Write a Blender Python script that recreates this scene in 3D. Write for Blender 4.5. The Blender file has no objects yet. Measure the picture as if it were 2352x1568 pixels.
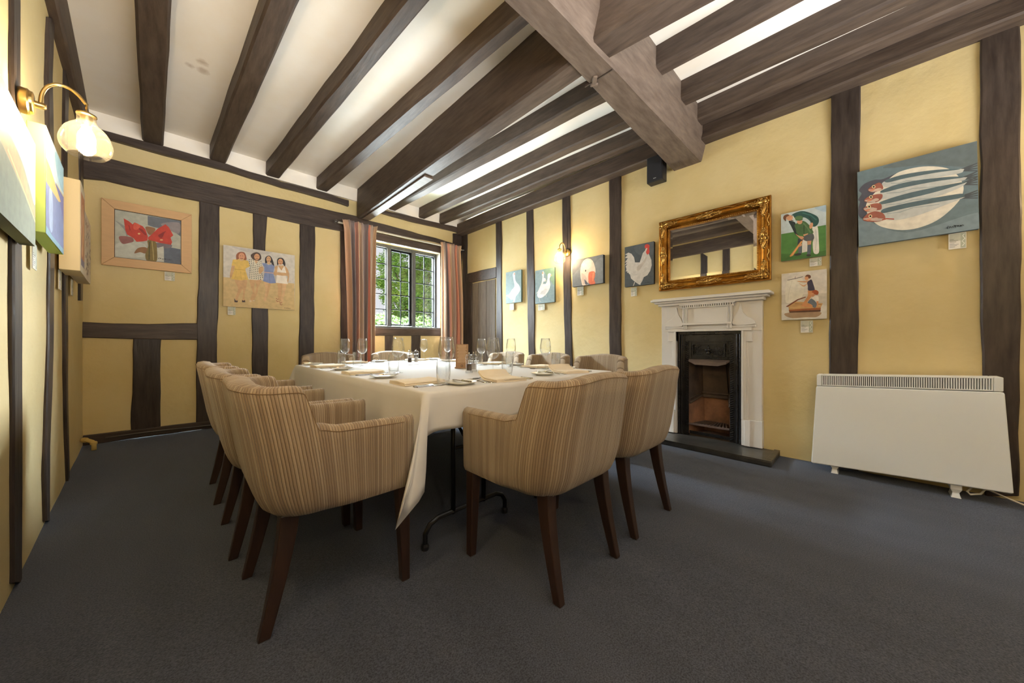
import bpy, bmesh, math, random
import numpy as np
from mathutils import Vector, Matrix, noise as mnoise
random.seed(7)
PI = math.pi
sc = bpy.context.scene
COL = sc.collection

# ---------------------------------------------------------------- camera
CAM_H, FPX = 1.0, 784.0                       # eye height, focal length in pixels of the 2352 px wide frame (12 mm lens)
YAW = math.atan2(756.0, 784.0)
SA, CA = math.sin(YAW), math.cos(YAW)
cam_d = bpy.data.cameras.new('camera'); cam = bpy.data.objects.new('camera', cam_d); COL.objects.link(cam)
cam_d.sensor_width = 36.0; cam_d.lens = 36.0*FPX/2352.0; cam_d.clip_start = 0.02; cam_d.clip_end = 200
cam.location = (0, 0, CAM_H); cam.rotation_euler = (PI/2, 0, -(PI/2-math.atan2(CA, SA)))
sc.camera = cam

# ---------------------------------------------------------------- world, lights, exposure
sc.view_settings.view_transform = 'Standard'
try: sc.view_settings.look = 'None'
except Exception: pass
sc.view_settings.gamma = 1.0; sc.view_settings.use_curve_mapping = False
sc.view_settings.exposure = 1.2
sc.cycles.use_denoising = True
sc.cycles.max_bounces = 10; sc.cycles.diffuse_bounces = 5; sc.cycles.glossy_bounces = 5
sc.cycles.transparent_max_bounces = 24
sc.cycles.sample_clamp_indirect = 6.0

def lin(c):
    return tuple(((x/255.0)/12.92 if x <= 10 else (((x/255.0)+0.055)/1.055)**2.4) for x in c[:3])
world = bpy.data.worlds.new('sky'); sc.world = world; world.use_nodes = True
bg = world.node_tree.nodes['Background']
bg.inputs[0].default_value = (*lin((226, 226, 232)), 1); bg.inputs[1].default_value = 0.5

def area(name, loc, target, sx, sy, watts, col, spread=180):
    l = bpy.data.lights.new(name, 'AREA'); l.shape = 'RECTANGLE'; l.size = sx; l.size_y = sy
    l.energy = watts; l.color = col; l.spread = math.radians(spread)
    o = bpy.data.objects.new(name, l); COL.objects.link(o); o.location = loc
    d = Vector(target)-Vector(loc)
    o.rotation_euler = d.to_track_quat('-Z', 'Y').to_euler()
    return o
# front pair: unseen windows added for brightness, tilted up at the ceiling; rest: far-window daylight
area('front_ceiling_fill', (2.35, -1.98, 1.65), (2.2, 0.0, 3.45), 1.9, 1.5, 35, (0.95, 0.98, 1.0), 95)
area('front_ceiling_fill', (0.42, -1.98, 1.65), (0.2, 0.0, 3.45), 1.15, 1.5, 48, (0.97, 0.98, 1.0), 95)
area('daylight_back_window', (2.9, 7.4, 4.3), (2.4, 4.4, 1.0), 3.4, 2.2, 5600, (0.80, 0.91, 1.0))
area('daylight_from_lawn', (2.9, 7.6, 0.1), (2.0, 2.6, 3.0), 3.6, 2.0, 1300, (0.84, 0.94, 1.0))
area('daylight_back_window', (6.3, 8.1, 2.7), (0.0, 2.2, 0.5), 2.0, 2.0, 1900, (0.86, 0.94, 1.0))
area('daylight_back_window', (0.5, 7.7, 2.6), (3.1, 3.0, 0.7), 2.6, 2.4, 430, (0.80, 0.91, 1.0))

# ---------------------------------------------------------------- photograph geometry helpers (points on real planes)
def ray(px, py):
    u = (px-1176.0)/FPX; v = (784.0-py)/FPX
    return SA+CA*u, CA-SA*u, v
XR, YB = 3.76, 5.25                            # right wall x, back wall y
L0, LS = -0.328, -0.07                         # left wall: x = L0 + LS*y
ZC = 3.24
def on_wall(w, px, py, o=0.0):                 # -> (a, z): distance along the wall, height
    X, Y, Z = ray(px, py)
    if w == 'right': t = (XR-o)/X; return Y*t, CAM_H+Z*t
    if w == 'back':  t = (YB-o)/Y; return X*t, CAM_H+Z*t
    t = (L0+o)/(X-LS*Y); return Y*t, CAM_H+Z*t
def on_z(px, py, z):
    X, Y, Z = ray(px, py); t = (z-CAM_H)/Z
    return Vector((X*t, Y*t, z))
def WP(w, a, z, o=0.0):                        # wall coordinates -> world, o = distance out from the wall face
    if w == 'right': return Vector((XR-o, a, z))
    if w == 'back':  return Vector((a, YB-o, z))
    return Vector((L0+LS*a+o, a, z))
WROT = {'right': -PI/2, 'back': 0.0, 'left': PI/2+math.atan(-LS)}

# ---------------------------------------------------------------- materials
MATS = {}
def nodes_of(name):
    m = bpy.data.materials.new(name); m.use_nodes = True
    nt = m.node_tree; b = nt.nodes['Principled BSDF']
    return m, nt, b
def N(nt, t, **kw):
    n = nt.nodes.new(t)
    for k, v in kw.items(): setattr(n, k, v)
    return n
def mat(name, col, rough=0.6, metal=0.0, noise=None, bump=None, stretch=(1, 1, 1), rnd=0.0, col2=None, spec=0.5, coat=0.0):
    """noise=(scale, amount): mottling towards col2 (or darker); bump=(scale, strength, distance)"""
    m, nt, b = nodes_of(name); L = nt.links.new
    b.inputs['Roughness'].default_value = rough; b.inputs['Metallic'].default_value = metal
    b.inputs['Specular IOR Level'].default_value = spec
    if coat: b.inputs['Coat Weight'].default_value = coat; b.inputs['Coat Roughness'].default_value = 0.2
    c1 = (*lin(col), 1)
    tc = N(nt, 'ShaderNodeTexCoord'); mp = N(nt, 'ShaderNodeMapping'); mp.inputs['Scale'].default_value = stretch
    L(tc.outputs['Object'], mp.inputs['Vector'])
    out = None
    if noise:
        n = N(nt, 'ShaderNodeTexNoise'); n.inputs['Scale'].default_value = noise[0]; n.inputs['Detail'].default_value = 6
        n.inputs['Roughness'].default_value = 0.62
        L(mp.outputs[0], n.inputs['Vector'])
        r = N(nt, 'ShaderNodeValToRGB'); r.color_ramp.elements[0].position = 0.3; r.color_ramp.elements[1].position = 0.72
        c2 = (*lin(col2), 1) if col2 else tuple(x*(1-noise[1]) for x in c1[:3])+(1,)
        r.color_ramp.elements[0].color = c1; r.color_ramp.elements[1].color = c2
        L(n.outputs['Fac'], r.inputs[0]); out = r.outputs[0]
    if rnd:
        oi = N(nt, 'ShaderNodeObjectInfo'); hs = N(nt, 'ShaderNodeHueSaturation')
        mr = N(nt, 'ShaderNodeMapRange'); mr.inputs[3].default_value = 1-rnd; mr.inputs[4].default_value = 1+rnd
        L(oi.outputs['Random'], mr.inputs[0]); L(mr.outputs[0], hs.inputs['Value'])
        if out: L(out, hs.inputs['Color'])
        else: hs.inputs['Color'].default_value = c1
        out = hs.outputs[0]
    if out: L(out, b.inputs['Base Color'])
    else: b.inputs['Base Color'].default_value = c1
    if bump:
        n2 = N(nt, 'ShaderNodeTexNoise'); n2.inputs['Scale'].default_value = bump[0]; n2.inputs['Detail'].default_value = 7
        L(mp.outputs[0], n2.inputs['Vector'])
        bp = N(nt, 'ShaderNodeBump'); bp.inputs['Strength'].default_value = bump[1]; bp.inputs['Distance'].default_value = bump[2] if len(bump) > 2 else 0.01
        L(n2.outputs['Fac'], bp.inputs['Height']); L(bp.outputs[0], b.inputs['Normal'])
    MATS[name] = m
    return m

plaster = mat('yellow_plaster', (217, 198, 148), 0.75, noise=(1.6, 0.1), col2=(209, 187, 130), bump=(7, 0.5, 0.016))
plaster_w = mat('white_plaster', (247, 241, 231), 0.8, noise=(1.3, 0.06), col2=(242, 230, 210), bump=(7, 0.3, 0.01))
def timber_mat(name, c, c2, st, rough=0.42):
    return mat(name, c, rough, noise=(3.2, 0.3), col2=c2, bump=(5, 0.4, 0.006), stretch=st, rnd=0.16, spec=0.3)
TV = timber_mat('dark_timber_upright', (50, 42, 38), (76, 66, 60), (9, 9, 1.2), 0.36)
TX = timber_mat('dark_timber_lengthwise', (58, 48, 42), (84, 72, 64), (1.2, 9, 9))
TY = timber_mat('dark_timber_joist', (64, 52, 45), (94, 80, 69), (9, 1.2, 9), 0.55)
TB = timber_mat('bare_oak_beam', (84, 70, 60), (116, 100, 87), (1.6, 8, 8), 0.55)
oldplank = mat('weathered_plank', (122, 110, 98), 0.7, noise=(4, 0.4), col2=(88, 76, 66), bump=(8, 0.5), stretch=(10, 10, 0.8), rnd=0.12)
carpet = None
def make_carpet():
    m, nt, b = nodes_of('navy_carpet'); L = nt.links.new
    tc = N(nt, 'ShaderNodeTexCoord')
    n1 = N(nt, 'ShaderNodeTexNoise'); n1.inputs['Scale'].default_value = 210; n1.inputs['Detail'].default_value = 3
    n2 = N(nt, 'ShaderNodeTexNoise'); mp = N(nt, 'ShaderNodeMapping'); mp.inputs['Rotation'].default_value = (0, 0, .6); mp.inputs['Scale'].default_value = (3.2, .9, 1); L(tc.outputs['Object'], mp.inputs[0]); n2.inputs['Scale'].default_value = 1.6; n2.inputs['Detail'].default_value = 5
    L(tc.outputs['Object'], n1.inputs['Vector']); L(mp.outputs[0], n2.inputs['Vector'])
    r = N(nt, 'ShaderNodeValToRGB'); r.color_ramp.elements[0].position = .3; r.color_ramp.elements[1].position = .72
    r.color_ramp.elements[0].color = (*lin((46, 48, 55)), 1); r.color_ramp.elements[1].color = (*lin((84, 87, 97)), 1)
    L(n1.outputs['Fac'], r.inputs[0])
    mx = N(nt, 'ShaderNodeMixRGB', blend_type='MULTIPLY'); mx.inputs[0].default_value = 0.45
    r2 = N(nt, 'ShaderNodeValToRGB'); r2.color_ramp.elements[0].position = .35; r2.color_ramp.elements[1].position = .65
    r2.color_ramp.elements[0].color = (.62, .62, .6, 1); r2.color_ramp.elements[1].color = (1, 1, 1, 1)
    L(n2.outputs['Fac'], r2.inputs[0]); L(r.outputs[0], mx.inputs[1]); L(r2.outputs[0], mx.inputs[2])
    L(mx.outputs[0], b.inputs['Base Color']); b.inputs['Roughness'].default_value = 0.95
    b.inputs['Specular IOR Level'].default_value = 0.15
    b.inputs['Sheen Weight'].default_value = 0.35; b.inputs['Sheen Tint'].default_value = (*lin((160, 170, 190)), 1)
    bp = N(nt, 'ShaderNodeBump'); bp.inputs['Strength'].default_value = .6; bp.inputs['Distance'].default_value = .004
    L(n1.outputs['Fac'], bp.inputs['Height']); L(bp.outputs[0], b.inputs['Normal'])
    return m
carpet = make_carpet()
def glassy(name, tint=(1, 1, 1), ior=1.45, rough=0.02, haze=0.0, hazecol=(1, 1, 1)):
    """thin clear glass: straight-through transmission plus a fresnel reflection, optional milky share"""
    m, nt, b = nodes_of(name); L = nt.links.new
    nt.nodes.remove(b)
    o = [n for n in nt.nodes if n.type == 'OUTPUT_MATERIAL'][0]
    t = N(nt, 'ShaderNodeBsdfTransparent'); t.inputs[0].default_value = (*tint, 1)
    g = N(nt, 'ShaderNodeBsdfGlossy'); g.inputs['Roughness'].default_value = rough
    lw = N(nt, 'ShaderNodeLayerWeight'); lw.inputs[0].default_value = 0.5
    pw = N(nt, 'ShaderNodeMath', operation='POWER'); pw.inputs[1].default_value = 2.3; L(lw.outputs['Facing'], pw.inputs[0])
    f = N(nt, 'ShaderNodeMath', operation='MULTIPLY_ADD'); L(pw.outputs[0], f.inputs[0]); f.inputs[1].default_value = (ior-1)*1.5; f.inputs[2].default_value = 0.06
    mx = N(nt, 'ShaderNodeMixShader'); L(f.outputs[0], mx.inputs[0])
    src = t
    if haze:
        tr = N(nt, 'ShaderNodeBsdfTranslucent'); tr.inputs[0].default_value = (*hazecol, 1)
        m2 = N(nt, 'ShaderNodeMixShader'); m2.inputs[0].default_value = haze
        L(t.outputs[0], m2.inputs[1]); L(tr.outputs[0], m2.inputs[2]); src = m2
    L(src.outputs[0], mx.inputs[1]); L(g.outputs[0], mx.inputs[2]); L(mx.outputs[0], o.inputs['Surface'])
    MATS[name] = m
    return m
glass = glassy('clear_drinking_glass', (0.99, 0.995, 0.995), 1.55)
pane_glass = glassy('window_pane_glass', (0.93, 0.95, 0.94), 1.3)
shade_glass = glassy('seeded_shade_glass', (1.0, 0.97, 0.9), 1.5, 0.08, 0.02, (1, 0.93, 0.78))
acrylic = glassy('clear_acrylic', (0.9, 0.91, 0.92), 1.6, 0.05)
brass = mat('polished_brass', (206, 178, 118), 0.28, 1.0)
gold = mat('antique_gilt', (188, 132, 52), 0.36, 1.0, noise=(14, .4), col2=(120, 74, 26), bump=(60, .2, .003))
gold_l = mat('bright_gilt', (222, 182, 104), 0.33, 1.0, noise=(30, .5), col2=(140, 96, 40))
steel = mat('polished_cutlery_steel', (190, 188, 182), 0.2, 1.0)
iron = mat('black_cast_iron', (28, 27, 28), 0.27, 0.3, noise=(9, .3), col2=(46, 44, 44), bump=(40, .25, .003))
hearth_m = mat('black_painted_hearth', (36, 36, 36), 0.3, noise=(7, .4), col2=(66, 63, 58), bump=(14, .5, .006))
white_gloss = mat('white_gloss_paint', (222, 219, 215), 0.32, bump=(5, .15, .004))
heater_w = mat('cream_white_enamel', (236, 239, 238), 0.42)
heater_dark = mat('dark_grille_gap', (60, 58, 54), 0.8)
black_tube = mat('black_painted_steel', (18, 18, 20), 0.3)
leg_wood = mat('dark_walnut_leg', (40, 27, 21), 0.38, noise=(5, .4), col2=(58, 39, 30), stretch=(12, 12, 1))
cloth_m = mat('white_table_linen', (208, 205, 200), 0.85, noise=(2.5, .05), bump=(3.2, .25, .01), spec=.2)
napkin_m = mat('cream_napkin_linen', (224, 210, 186), 0.9, bump=(30, .2, .003), spec=.15)
china = mat('white_china', (226, 224, 216), 0.2)
black_plastic = mat('black_plastic', (24, 24, 27), 0.45)
lead = mat('dark_window_lead', (22, 24, 26), 0.7, spec=.15)
frame_paint = mat('grey_weathered_frame', (86, 88, 88), 0.6, noise=(6, .3), col2=(60, 62, 64), stretch=(4, 4, 1))
canvas_edge = mat('canvas_edge', (214, 202, 178), 0.8)
maple = mat('pale_maple_frame', (214, 172, 122), 0.5, noise=(5, .1), stretch=(2, 8, 8))
pipe_y = mat('yellow_painted_pipe', (206, 178, 104), 0.5)
cable_w = mat('white_cable', (214, 206, 188), 0.5)
firebrick = mat('sooty_firebrick', (176, 128, 96), 0.9, noise=(4.5, .6), col2=(92, 72, 60), bump=(20, .6, .01))
soot = mat('sooty_iron', (62, 52, 46), 0.8, noise=(6, .4), col2=(100, 82, 68), bump=(14, .6, .01))
rust = mat('rusty_grate', (116, 98, 90), 0.6, 0.4, noise=(20, .4))
mirror_m = mat('mirror_silver', (232, 232, 228), 0.015, 1.0)
white_paper = mat('white_card', (228, 224, 214), 0.7)
menu_m = mat('tan_menu_card', (158, 124, 92), 0.7, noise=(4, .15))
pepper_m = mat('peppercorns', (52, 40, 36), 0.8, noise=(300, .7), col2=(96, 80, 70))
salt_m = mat('sea_salt', (206, 198, 188), 0.8, noise=(260, .3))
leaf_m = mat('green_leaves', (112, 156, 66), 0.6, noise=(2.2, .4), col2=(160, 190, 104))
def leaf_glow():
    nt = leaf_m.node_tree; b = nt.nodes['Principled BSDF']; o = [n for n in nt.nodes if n.type == 'OUTPUT_MATERIAL'][0]
    tr = N(nt, 'ShaderNodeBsdfTranslucent'); mx = N(nt, 'ShaderNodeMixShader'); mx.inputs[0].default_value = .5
    nt.links.new(b.inputs['Base Color'].links[0].from_socket, tr.inputs[0]); nt.links.new(b.outputs[0], mx.inputs[1]); nt.links.new(tr.outputs[0], mx.inputs[2]); nt.links.new(mx.outputs[0], o.inputs[0])
leaf_glow()
leaf_d = mat('darker_green_leaves', (70, 100, 44), 0.6, noise=(2.2, .4), col2=(110, 140, 72))
pole_m = mat('cream_painted_pole', (176, 166, 148), 0.5)
reveal_m = mat('pale_grey_reveal', (150, 150, 152), 0.6)
bark = mat('grey_bark', (84, 74, 64), 0.9, noise=(6, .3))
roof_m = mat('grey_roof_tiles', (120, 120, 126), 0.8, noise=(8, .2))
render_m = mat('pale_render', (196, 192, 184), 0.9)
grass_m = mat('lawn', (58, 76, 40), 0.9, noise=(3, .3))
emit = None
def emission(name, col, s):
    m, nt, b = nodes_of(name)
    b.inputs['Base Color'].default_value = (1, 1, 1, 1)
    b.inputs['Emission Color'].default_value = (*col, 1); b.inputs['Emission Strength'].default_value = s
    return m
bulb_m = emission('glowing_bulb', (1.0, 0.77, 0.48), 215)

def uv_fabric():
    m, nt, b = nodes_of('ribbed_tan_upholstery'); L = nt.links.new
    uv = N(nt, 'ShaderNodeUVMap'); uv.uv_map = 'UVMap'
    sp = N(nt, 'ShaderNodeSeparateXYZ'); L(uv.outputs[0], sp.inputs[0])
    def math_(op, a, bval=None):
        n = N(nt, 'ShaderNodeMath', operation=op)
        if hasattr(a, 'is_linked'): L(a, n.inputs[0])
        else: n.inputs[0].default_value = a
        if bval is not None:
            if hasattr(bval, 'is_linked'): L(bval, n.inputs[1])
            else: n.inputs[1].default_value = bval
        return n.outputs[0]
    us = math_('MULTIPLY', sp.outputs[0], 128.0)            # ribs about 9.5 mm apart
    fl = math_('FLOOR', us); fr = math_('FRACT', us)
    wn = N(nt, 'ShaderNodeTexWhiteNoise', noise_dimensions='1D'); L(fl, wn.inputs['W'])
    r = N(nt, 'ShaderNodeValToRGB'); r.color_ramp.interpolation = 'LINEAR'
    e = r.color_ramp.elements
    e[0].position = 0; e[0].color = (*lin((138, 118, 96)), 1); e[1].position = 1; e[1].color = (*lin((168, 149, 124)), 1)
    a = e.new(.45); a.color = (*lin((155, 135, 110)), 1)
    L(wn.outputs['Value'], r.inputs[0])
    # dark gap between ribs and knitted rows along each rib
    d = math_('ABSOLUTE', math_('SUBTRACT', fr, 0.5)); gap = math_('GREATER_THAN', d, 0.40)
    vs = math_('MULTIPLY', sp.outputs[1], 190.0); vr = math_('FRACT', vs)
    row = math_('ABSOLUTE', math_('SUBTRACT', vr, 0.5))
    hgt = math_('SUBTRACT', math_('SUBTRACT', 1.0, math_('MULTIPLY', math_('MULTIPLY', d, d), 3.0)), math_('MULTIPLY', row, 0.2))
    mx = N(nt, 'ShaderNodeMixRGB'); L(math_('MULTIPLY', gap, 0.62), mx.inputs[0]); L(r.outputs[0], mx.inputs[1])
    mx.inputs[2].default_value = (*lin((84, 63, 42)), 1)
    L(mx.outputs[0], b.inputs['Base Color'])
    b.inputs['Roughness'].default_value = 0.92; b.inputs['Specular IOR Level'].default_value = 0.15
    b.inputs['Sheen Weight'].default_value = 0.25
    bp = N(nt, 'ShaderNodeBump'); bp.inputs['Strength'].default_value = .7; bp.inputs['Distance'].default_value = .004
    L(hgt, bp.inputs['Height']); L(bp.outputs[0], b.inputs['Normal'])
    return m
fabric = uv_fabric()
seam_m = mat('seam_thread', (124, 100, 72), 0.9)
def uv_bands(name, cols, rep=1.0):
    m, nt, b = nodes_of(name); L = nt.links.new
    uv = N(nt, 'ShaderNodeUVMap'); uv.uv_map = 'UVMap'
    sp = N(nt, 'ShaderNodeSeparateXYZ'); L(uv.outputs[0], sp.inputs[0])
    fr = N(nt, 'ShaderNodeMath', operation='FRACT'); ml = N(nt, 'ShaderNodeMath', operation='MULTIPLY'); ml.inputs[1].default_value = rep
    L(sp.outputs[0], ml.inputs[0]); L(ml.outputs[0], fr.inputs[0])
    r = N(nt, 'ShaderNodeValToRGB'); r.color_ramp.interpolation = 'CONSTANT'
    e = r.color_ramp.elements
    e[0].position = 0; e[0].color = (*lin(cols[0]), 1); e[1].position = 1.0/len(cols); e[1].color = (*lin(cols[1]), 1)
    for i in range(2, len(cols)):
        x = e.new(i/len(cols)); x.color = (*lin(cols[i]), 1)
    L(fr.outputs[0], r.inputs[0]); L(r.outputs[0], b.inputs['Base Color'])
    b.inputs['Roughness'].default_value = 0.8; b.inputs['Sheen Weight'].default_value = 0.3
    return m
curtain_m = uv_bands('striped_curtain', [(206, 166, 134), (150, 128, 116), (120, 106, 104), (204, 144, 122), (206, 176, 138), (166, 140, 124), (140, 122, 118), (208, 136, 108), (176, 150, 128), (206, 170, 132)], 1.0)
def painted():
    m, nt, b = nodes_of('painted_canvas'); L = nt.links.new
    a = N(nt, 'ShaderNodeVertexColor'); a.layer_name = 'Col'
    tc = N(nt, 'ShaderNodeTexCoord'); n = N(nt, 'ShaderNodeTexNoise'); n.inputs['Scale'].default_value = 26; n.inputs['Detail'].default_value = 5
    L(tc.outputs['Object'], n.inputs['Vector'])
    hs = N(nt, 'ShaderNodeHueSaturation'); mr = N(nt, 'ShaderNodeMapRange'); mr.inputs[1].default_value = .3; mr.inputs[2].default_value = .7; mr.inputs[3].default_value = .88; mr.inputs[4].default_value = 1.1
    L(n.outputs['Fac'], mr.inputs[0]); L(mr.outputs[0], hs.inputs['Value']); L(a.outputs['Color'], hs.inputs['Color'])
    L(hs.outputs[0], b.inputs['Base Color']); b.inputs['Roughness'].default_value = 0.55
    return m
paint_m = painted()

# ---------------------------------------------------------------- mesh builder
def spath(pts, k=4):
    """open smooth path through the points"""
    P_ = [Vector(pts[0])]+[Vector(p) for p in pts]+[Vector(pts[-1])]; out = []
    for i in range(1, len(P_)-2):
        p0, p1, p2, p3 = P_[i-1:i+3]
        for s in range(k):
            t = s/k; out.append(.5*((2*p1)+(p2-p0)*t+(2*p0-5*p1+4*p2-p3)*t*t+(3*p1-p0-3*p2+p3)*t**3))
    return out+[P_[-1]]
class MB:
    def __init__(s): s.v = []; s.f = []; s.uv = {}
    def vert(s, p): s.v.append(tuple(p)); return len(s.v)-1
    def face(s, idx, uv=None):
        s.f.append(tuple(idx))
        if uv: s.uv[len(s.f)-1] = uv
    def quad(s, a, b, c, d): s.face([s.vert(a), s.vert(b), s.vert(c), s.vert(d)])
    def box(s, x0, y0, z0, x1, y1, z1, M=None):
        x0, x1 = min(x0, x1), max(x0, x1); y0, y1 = min(y0, y1), max(y0, y1); z0, z1 = min(z0, z1), max(z0, z1)
        p = [(x0, y0, z0), (x1, y0, z0), (x1, y1, z0), (x0, y1, z0), (x0, y0, z1), (x1, y0, z1), (x1, y1, z1), (x0, y1, z1)]
        if M: p = [M @ Vector(q) for q in p]
        i = [s.vert(q) for q in p]
        for q in ((0, 3, 2, 1), (4, 5, 6, 7), (0, 1, 5, 4), (1, 2, 6, 5), (2, 3, 7, 6), (3, 0, 4, 7)): s.face([i[k] for k in q])
        return s
    def hexa(s, low, high):                     # low, high: 4 points each, counter-clockwise from above
        i = [s.vert(q) for q in list(low)+list(high)]
        for q in ((0, 3, 2, 1), (4, 5, 6, 7), (0, 1, 5, 4), (1, 2, 6, 5), (2, 3, 7, 6), (3, 0, 4, 7)): s.face([i[k] for k in q])
        return s
    def loft(s, rings, closed=True, caps=True):
        ids = [[s.vert(p) for p in r] for r in rings]; n = len(rings[0])
        for a, b in zip(ids, ids[1:]):
            for k in range(n if closed else n-1):
                s.face([a[k], a[(k+1) % n], b[(k+1) % n], b[k]])
        if caps and closed:
            s.face(list(reversed(ids[0]))); s.face(ids[-1])
        return s
    def tube(s, pts, r, n=8, caps=True):
        pts = [Vector(p) for p in pts]; rs = r if isinstance(r, (list, tuple)) else [r]*len(pts)
        rings = []; up = None
        for i, p in enumerate(pts):
            t = (pts[min(i+1, len(pts)-1)]-pts[max(i-1, 0)]).normalized()
            if up is None: up = t.orthogonal().normalized()
            up = (up-t*up.dot(t)).normalized(); sd = t.cross(up)
            rings.append([p+(up*math.cos(2*PI*k/n)+sd*math.sin(2*PI*k/n))*rs[i] for k in range(n)])
        return s.loft(rings, True, caps)
    def lathe(s, prof, n=20, c=(0, 0, 0), M=None):
        rings = []
        for r, z in prof:
            r = max(r, 0.0004)
            q = [Vector((c[0]+r*math.cos(2*PI*k/n), c[1]+r*math.sin(2*PI*k/n), c[2]+z)) for k in range(n)]
            rings.append([M @ x for x in q] if M else q)
        return s.loft(rings, True, True)
    def ball(s, c, r, n=8, sq=(1, 1, 1)):
        rings = []
        for j in range(1, n//2+0):
            th = PI*j/(n//2)
            rings.append([(c[0]+sq[0]*r*math.sin(th)*math.cos(2*PI*k/n), c[1]+sq[1]*r*math.sin(th)*math.sin(2*PI*k/n), c[2]-sq[2]*r*math.cos(th)) for k in range(n)])
        if len(rings) < 2: return s
        return s.loft(rings, True, True)
    def build(s, name, m, parent=None, smooth=False, bevel=0.0, seg=2, ang=0.6, loc=None):
        me = bpy.data.meshes.new(name); me.from_pydata(s.v, [], s.f)
        if s.uv:
            ul = me.uv_layers.new(name='UVMap')
            for fi, p in enumerate(me.polygons):
                u = s.uv.get(fi)
                if u:
                    for li, q in zip(p.loop_indices, u): ul.data[li].uv = q
        bm = bmesh.new(); bm.from_mesh(me); bmesh.ops.recalc_face_normals(bm, faces=bm.faces[:]); bm.to_mesh(me); bm.free()
        me.materials.append(m)
        if smooth:
            for p in me.polygons: p.use_smooth = True
        me.update()
        o = bpy.data.objects.new(name, me); COL.objects.link(o)
        if loc: o.location = loc
        if parent: o.parent = parent
        if smooth and smooth != 'all':
            try:
                a = me.attributes.new('sharp_edge', 'BOOLEAN', 'EDGE')
                bm = bmesh.new(); bm.from_mesh(me); bm.edges.ensure_lookup_table()
                for e in bm.edges:
                    if len(e.link_faces) == 2 and e.calc_face_angle(0) > ang: a.data[e.index].value = True
                bm.free()
            except Exception: pass
        if bevel:
            md = o.modifiers.new('bevel', 'BEVEL'); md.width = bevel; md.segments = seg; md.limit_method = 'ANGLE'; md.angle_limit = 0.7
        return o

def tag(o, label=None, cat=None, group=None, kind=None):
    if label: o['label'] = label
    if cat: o['category'] = cat
    if group: o['group'] = group
    if kind: o['kind'] = kind
    return o
def empty(name, loc, rz=0.0, label=None, cat=None, group=None):
    o = bpy.data.objects.new(name, None); COL.objects.link(o); o.location = loc; o.rotation_euler = (0, 0, rz)
    o.empty_display_size = 0.05
    return tag(o, label, cat, group)
def copy_tree(o, parent=None):
    c = o.copy(); COL.objects.link(c)
    if parent: c.parent = parent
    for ch in list(o.children):
        copy_tree(ch, c)
    return c

# ================================================================ ROOM SHELL
Y0 = -1.9                                       # wall behind the camera
def nz(x, y, z, s, a): return mnoise.noise(Vector((x*s, y*s, z*s)))*a
def wall_mesh(name, w, a0, a1, holes, m, step=0.09, depth=0.25, amp=0.005):
    """plaster wall with openings; holes = (a0, a1, z0, z1); the openings get reveals of the given depth"""
    mb = MB()
    def cuts(lo, hi, extra):
        c = sorted(set([lo, hi]+[e for e in extra if lo < e < hi])); out = []
        for p, q in zip(c, c[1:]):
            n = max(1, int(round((q-p)/step))); out += [p+(q-p)*k/n for k in range(n)]
        return out+[hi]
    As = cuts(a0, a1, [h[0] for h in holes]+[h[1] for h in holes]); Zs = cuts(0, ZC, [h[2] for h in holes]+[h[3] for h in holes])
    ids = {}
    def vid(i, j):
        if (i, j) not in ids:
            a, z = As[i], Zs[j]; o = nz(a, z, len(w), 1.7, amp)+nz(a, z, 3+len(w), 5.1, amp*.35)
            ids[(i, j)] = mb.vert(WP(w, a, z, o))
        return ids[(i, j)]
    for i in range(len(As)-1):
        for j in range(len(Zs)-1):
            am, zm = (As[i]+As[i+1])/2, (Zs[j]+Zs[j+1])/2
            if any(h[0] < am < h[1] and h[2] < zm < h[3] for h in holes): continue
            mb.face([vid(i, j), vid(i+1, j), vid(i+1, j+1), vid(i, j+1)])
    for h in holes:
        c = [(h[0], h[2]), (h[1], h[2]), (h[1], h[3]), (h[0], h[3])]
        for p, q in zip(c, c[1:]+c[:1]):
            mb.quad(WP(w, *p), WP(w, *q), WP(w, q[0], q[1], -depth), WP(w, p[0], p[1], -depth))
    o = mb.build(name, m, smooth='all'); return tag(o, kind='structure')

mb = MB(); n = 40
for i in range(n+1):
    for j in range(n+1):
        x = -0.9+5.0*i/n; y = Y0-.1+(5.5-Y0+.1)*j/n
        mb.vert((x, y, nz(x, y, 0, .9, .004)))
for i in range(n):
    for j in range(n): mb.face([i*(n+1)+j, (i+1)*(n+1)+j, (i+1)*(n+1)+j+1, i*(n+1)+j+1])
floor = tag(mb.build('floor', carpet, smooth='all'), kind='structure')
mb = MB()
for i in range(n+1):
    for j in range(n+1):
        x = -0.9+4.9*i/n; y = Y0-.1+(5.42-Y0+.1)*j/n
        mb.vert((x, y, ZC+nz(x, y, 2, 1.1, .008)))
for i in range(n):
    for j in range(n): mb.face([i*(n+1)+j, (i+1)*(n+1)+j, (i+1)*(n+1)+j+1, i*(n+1)+j+1])
ceiling = tag(mb.build('ceiling', plaster_w, smooth='all'), kind='structure')
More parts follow.
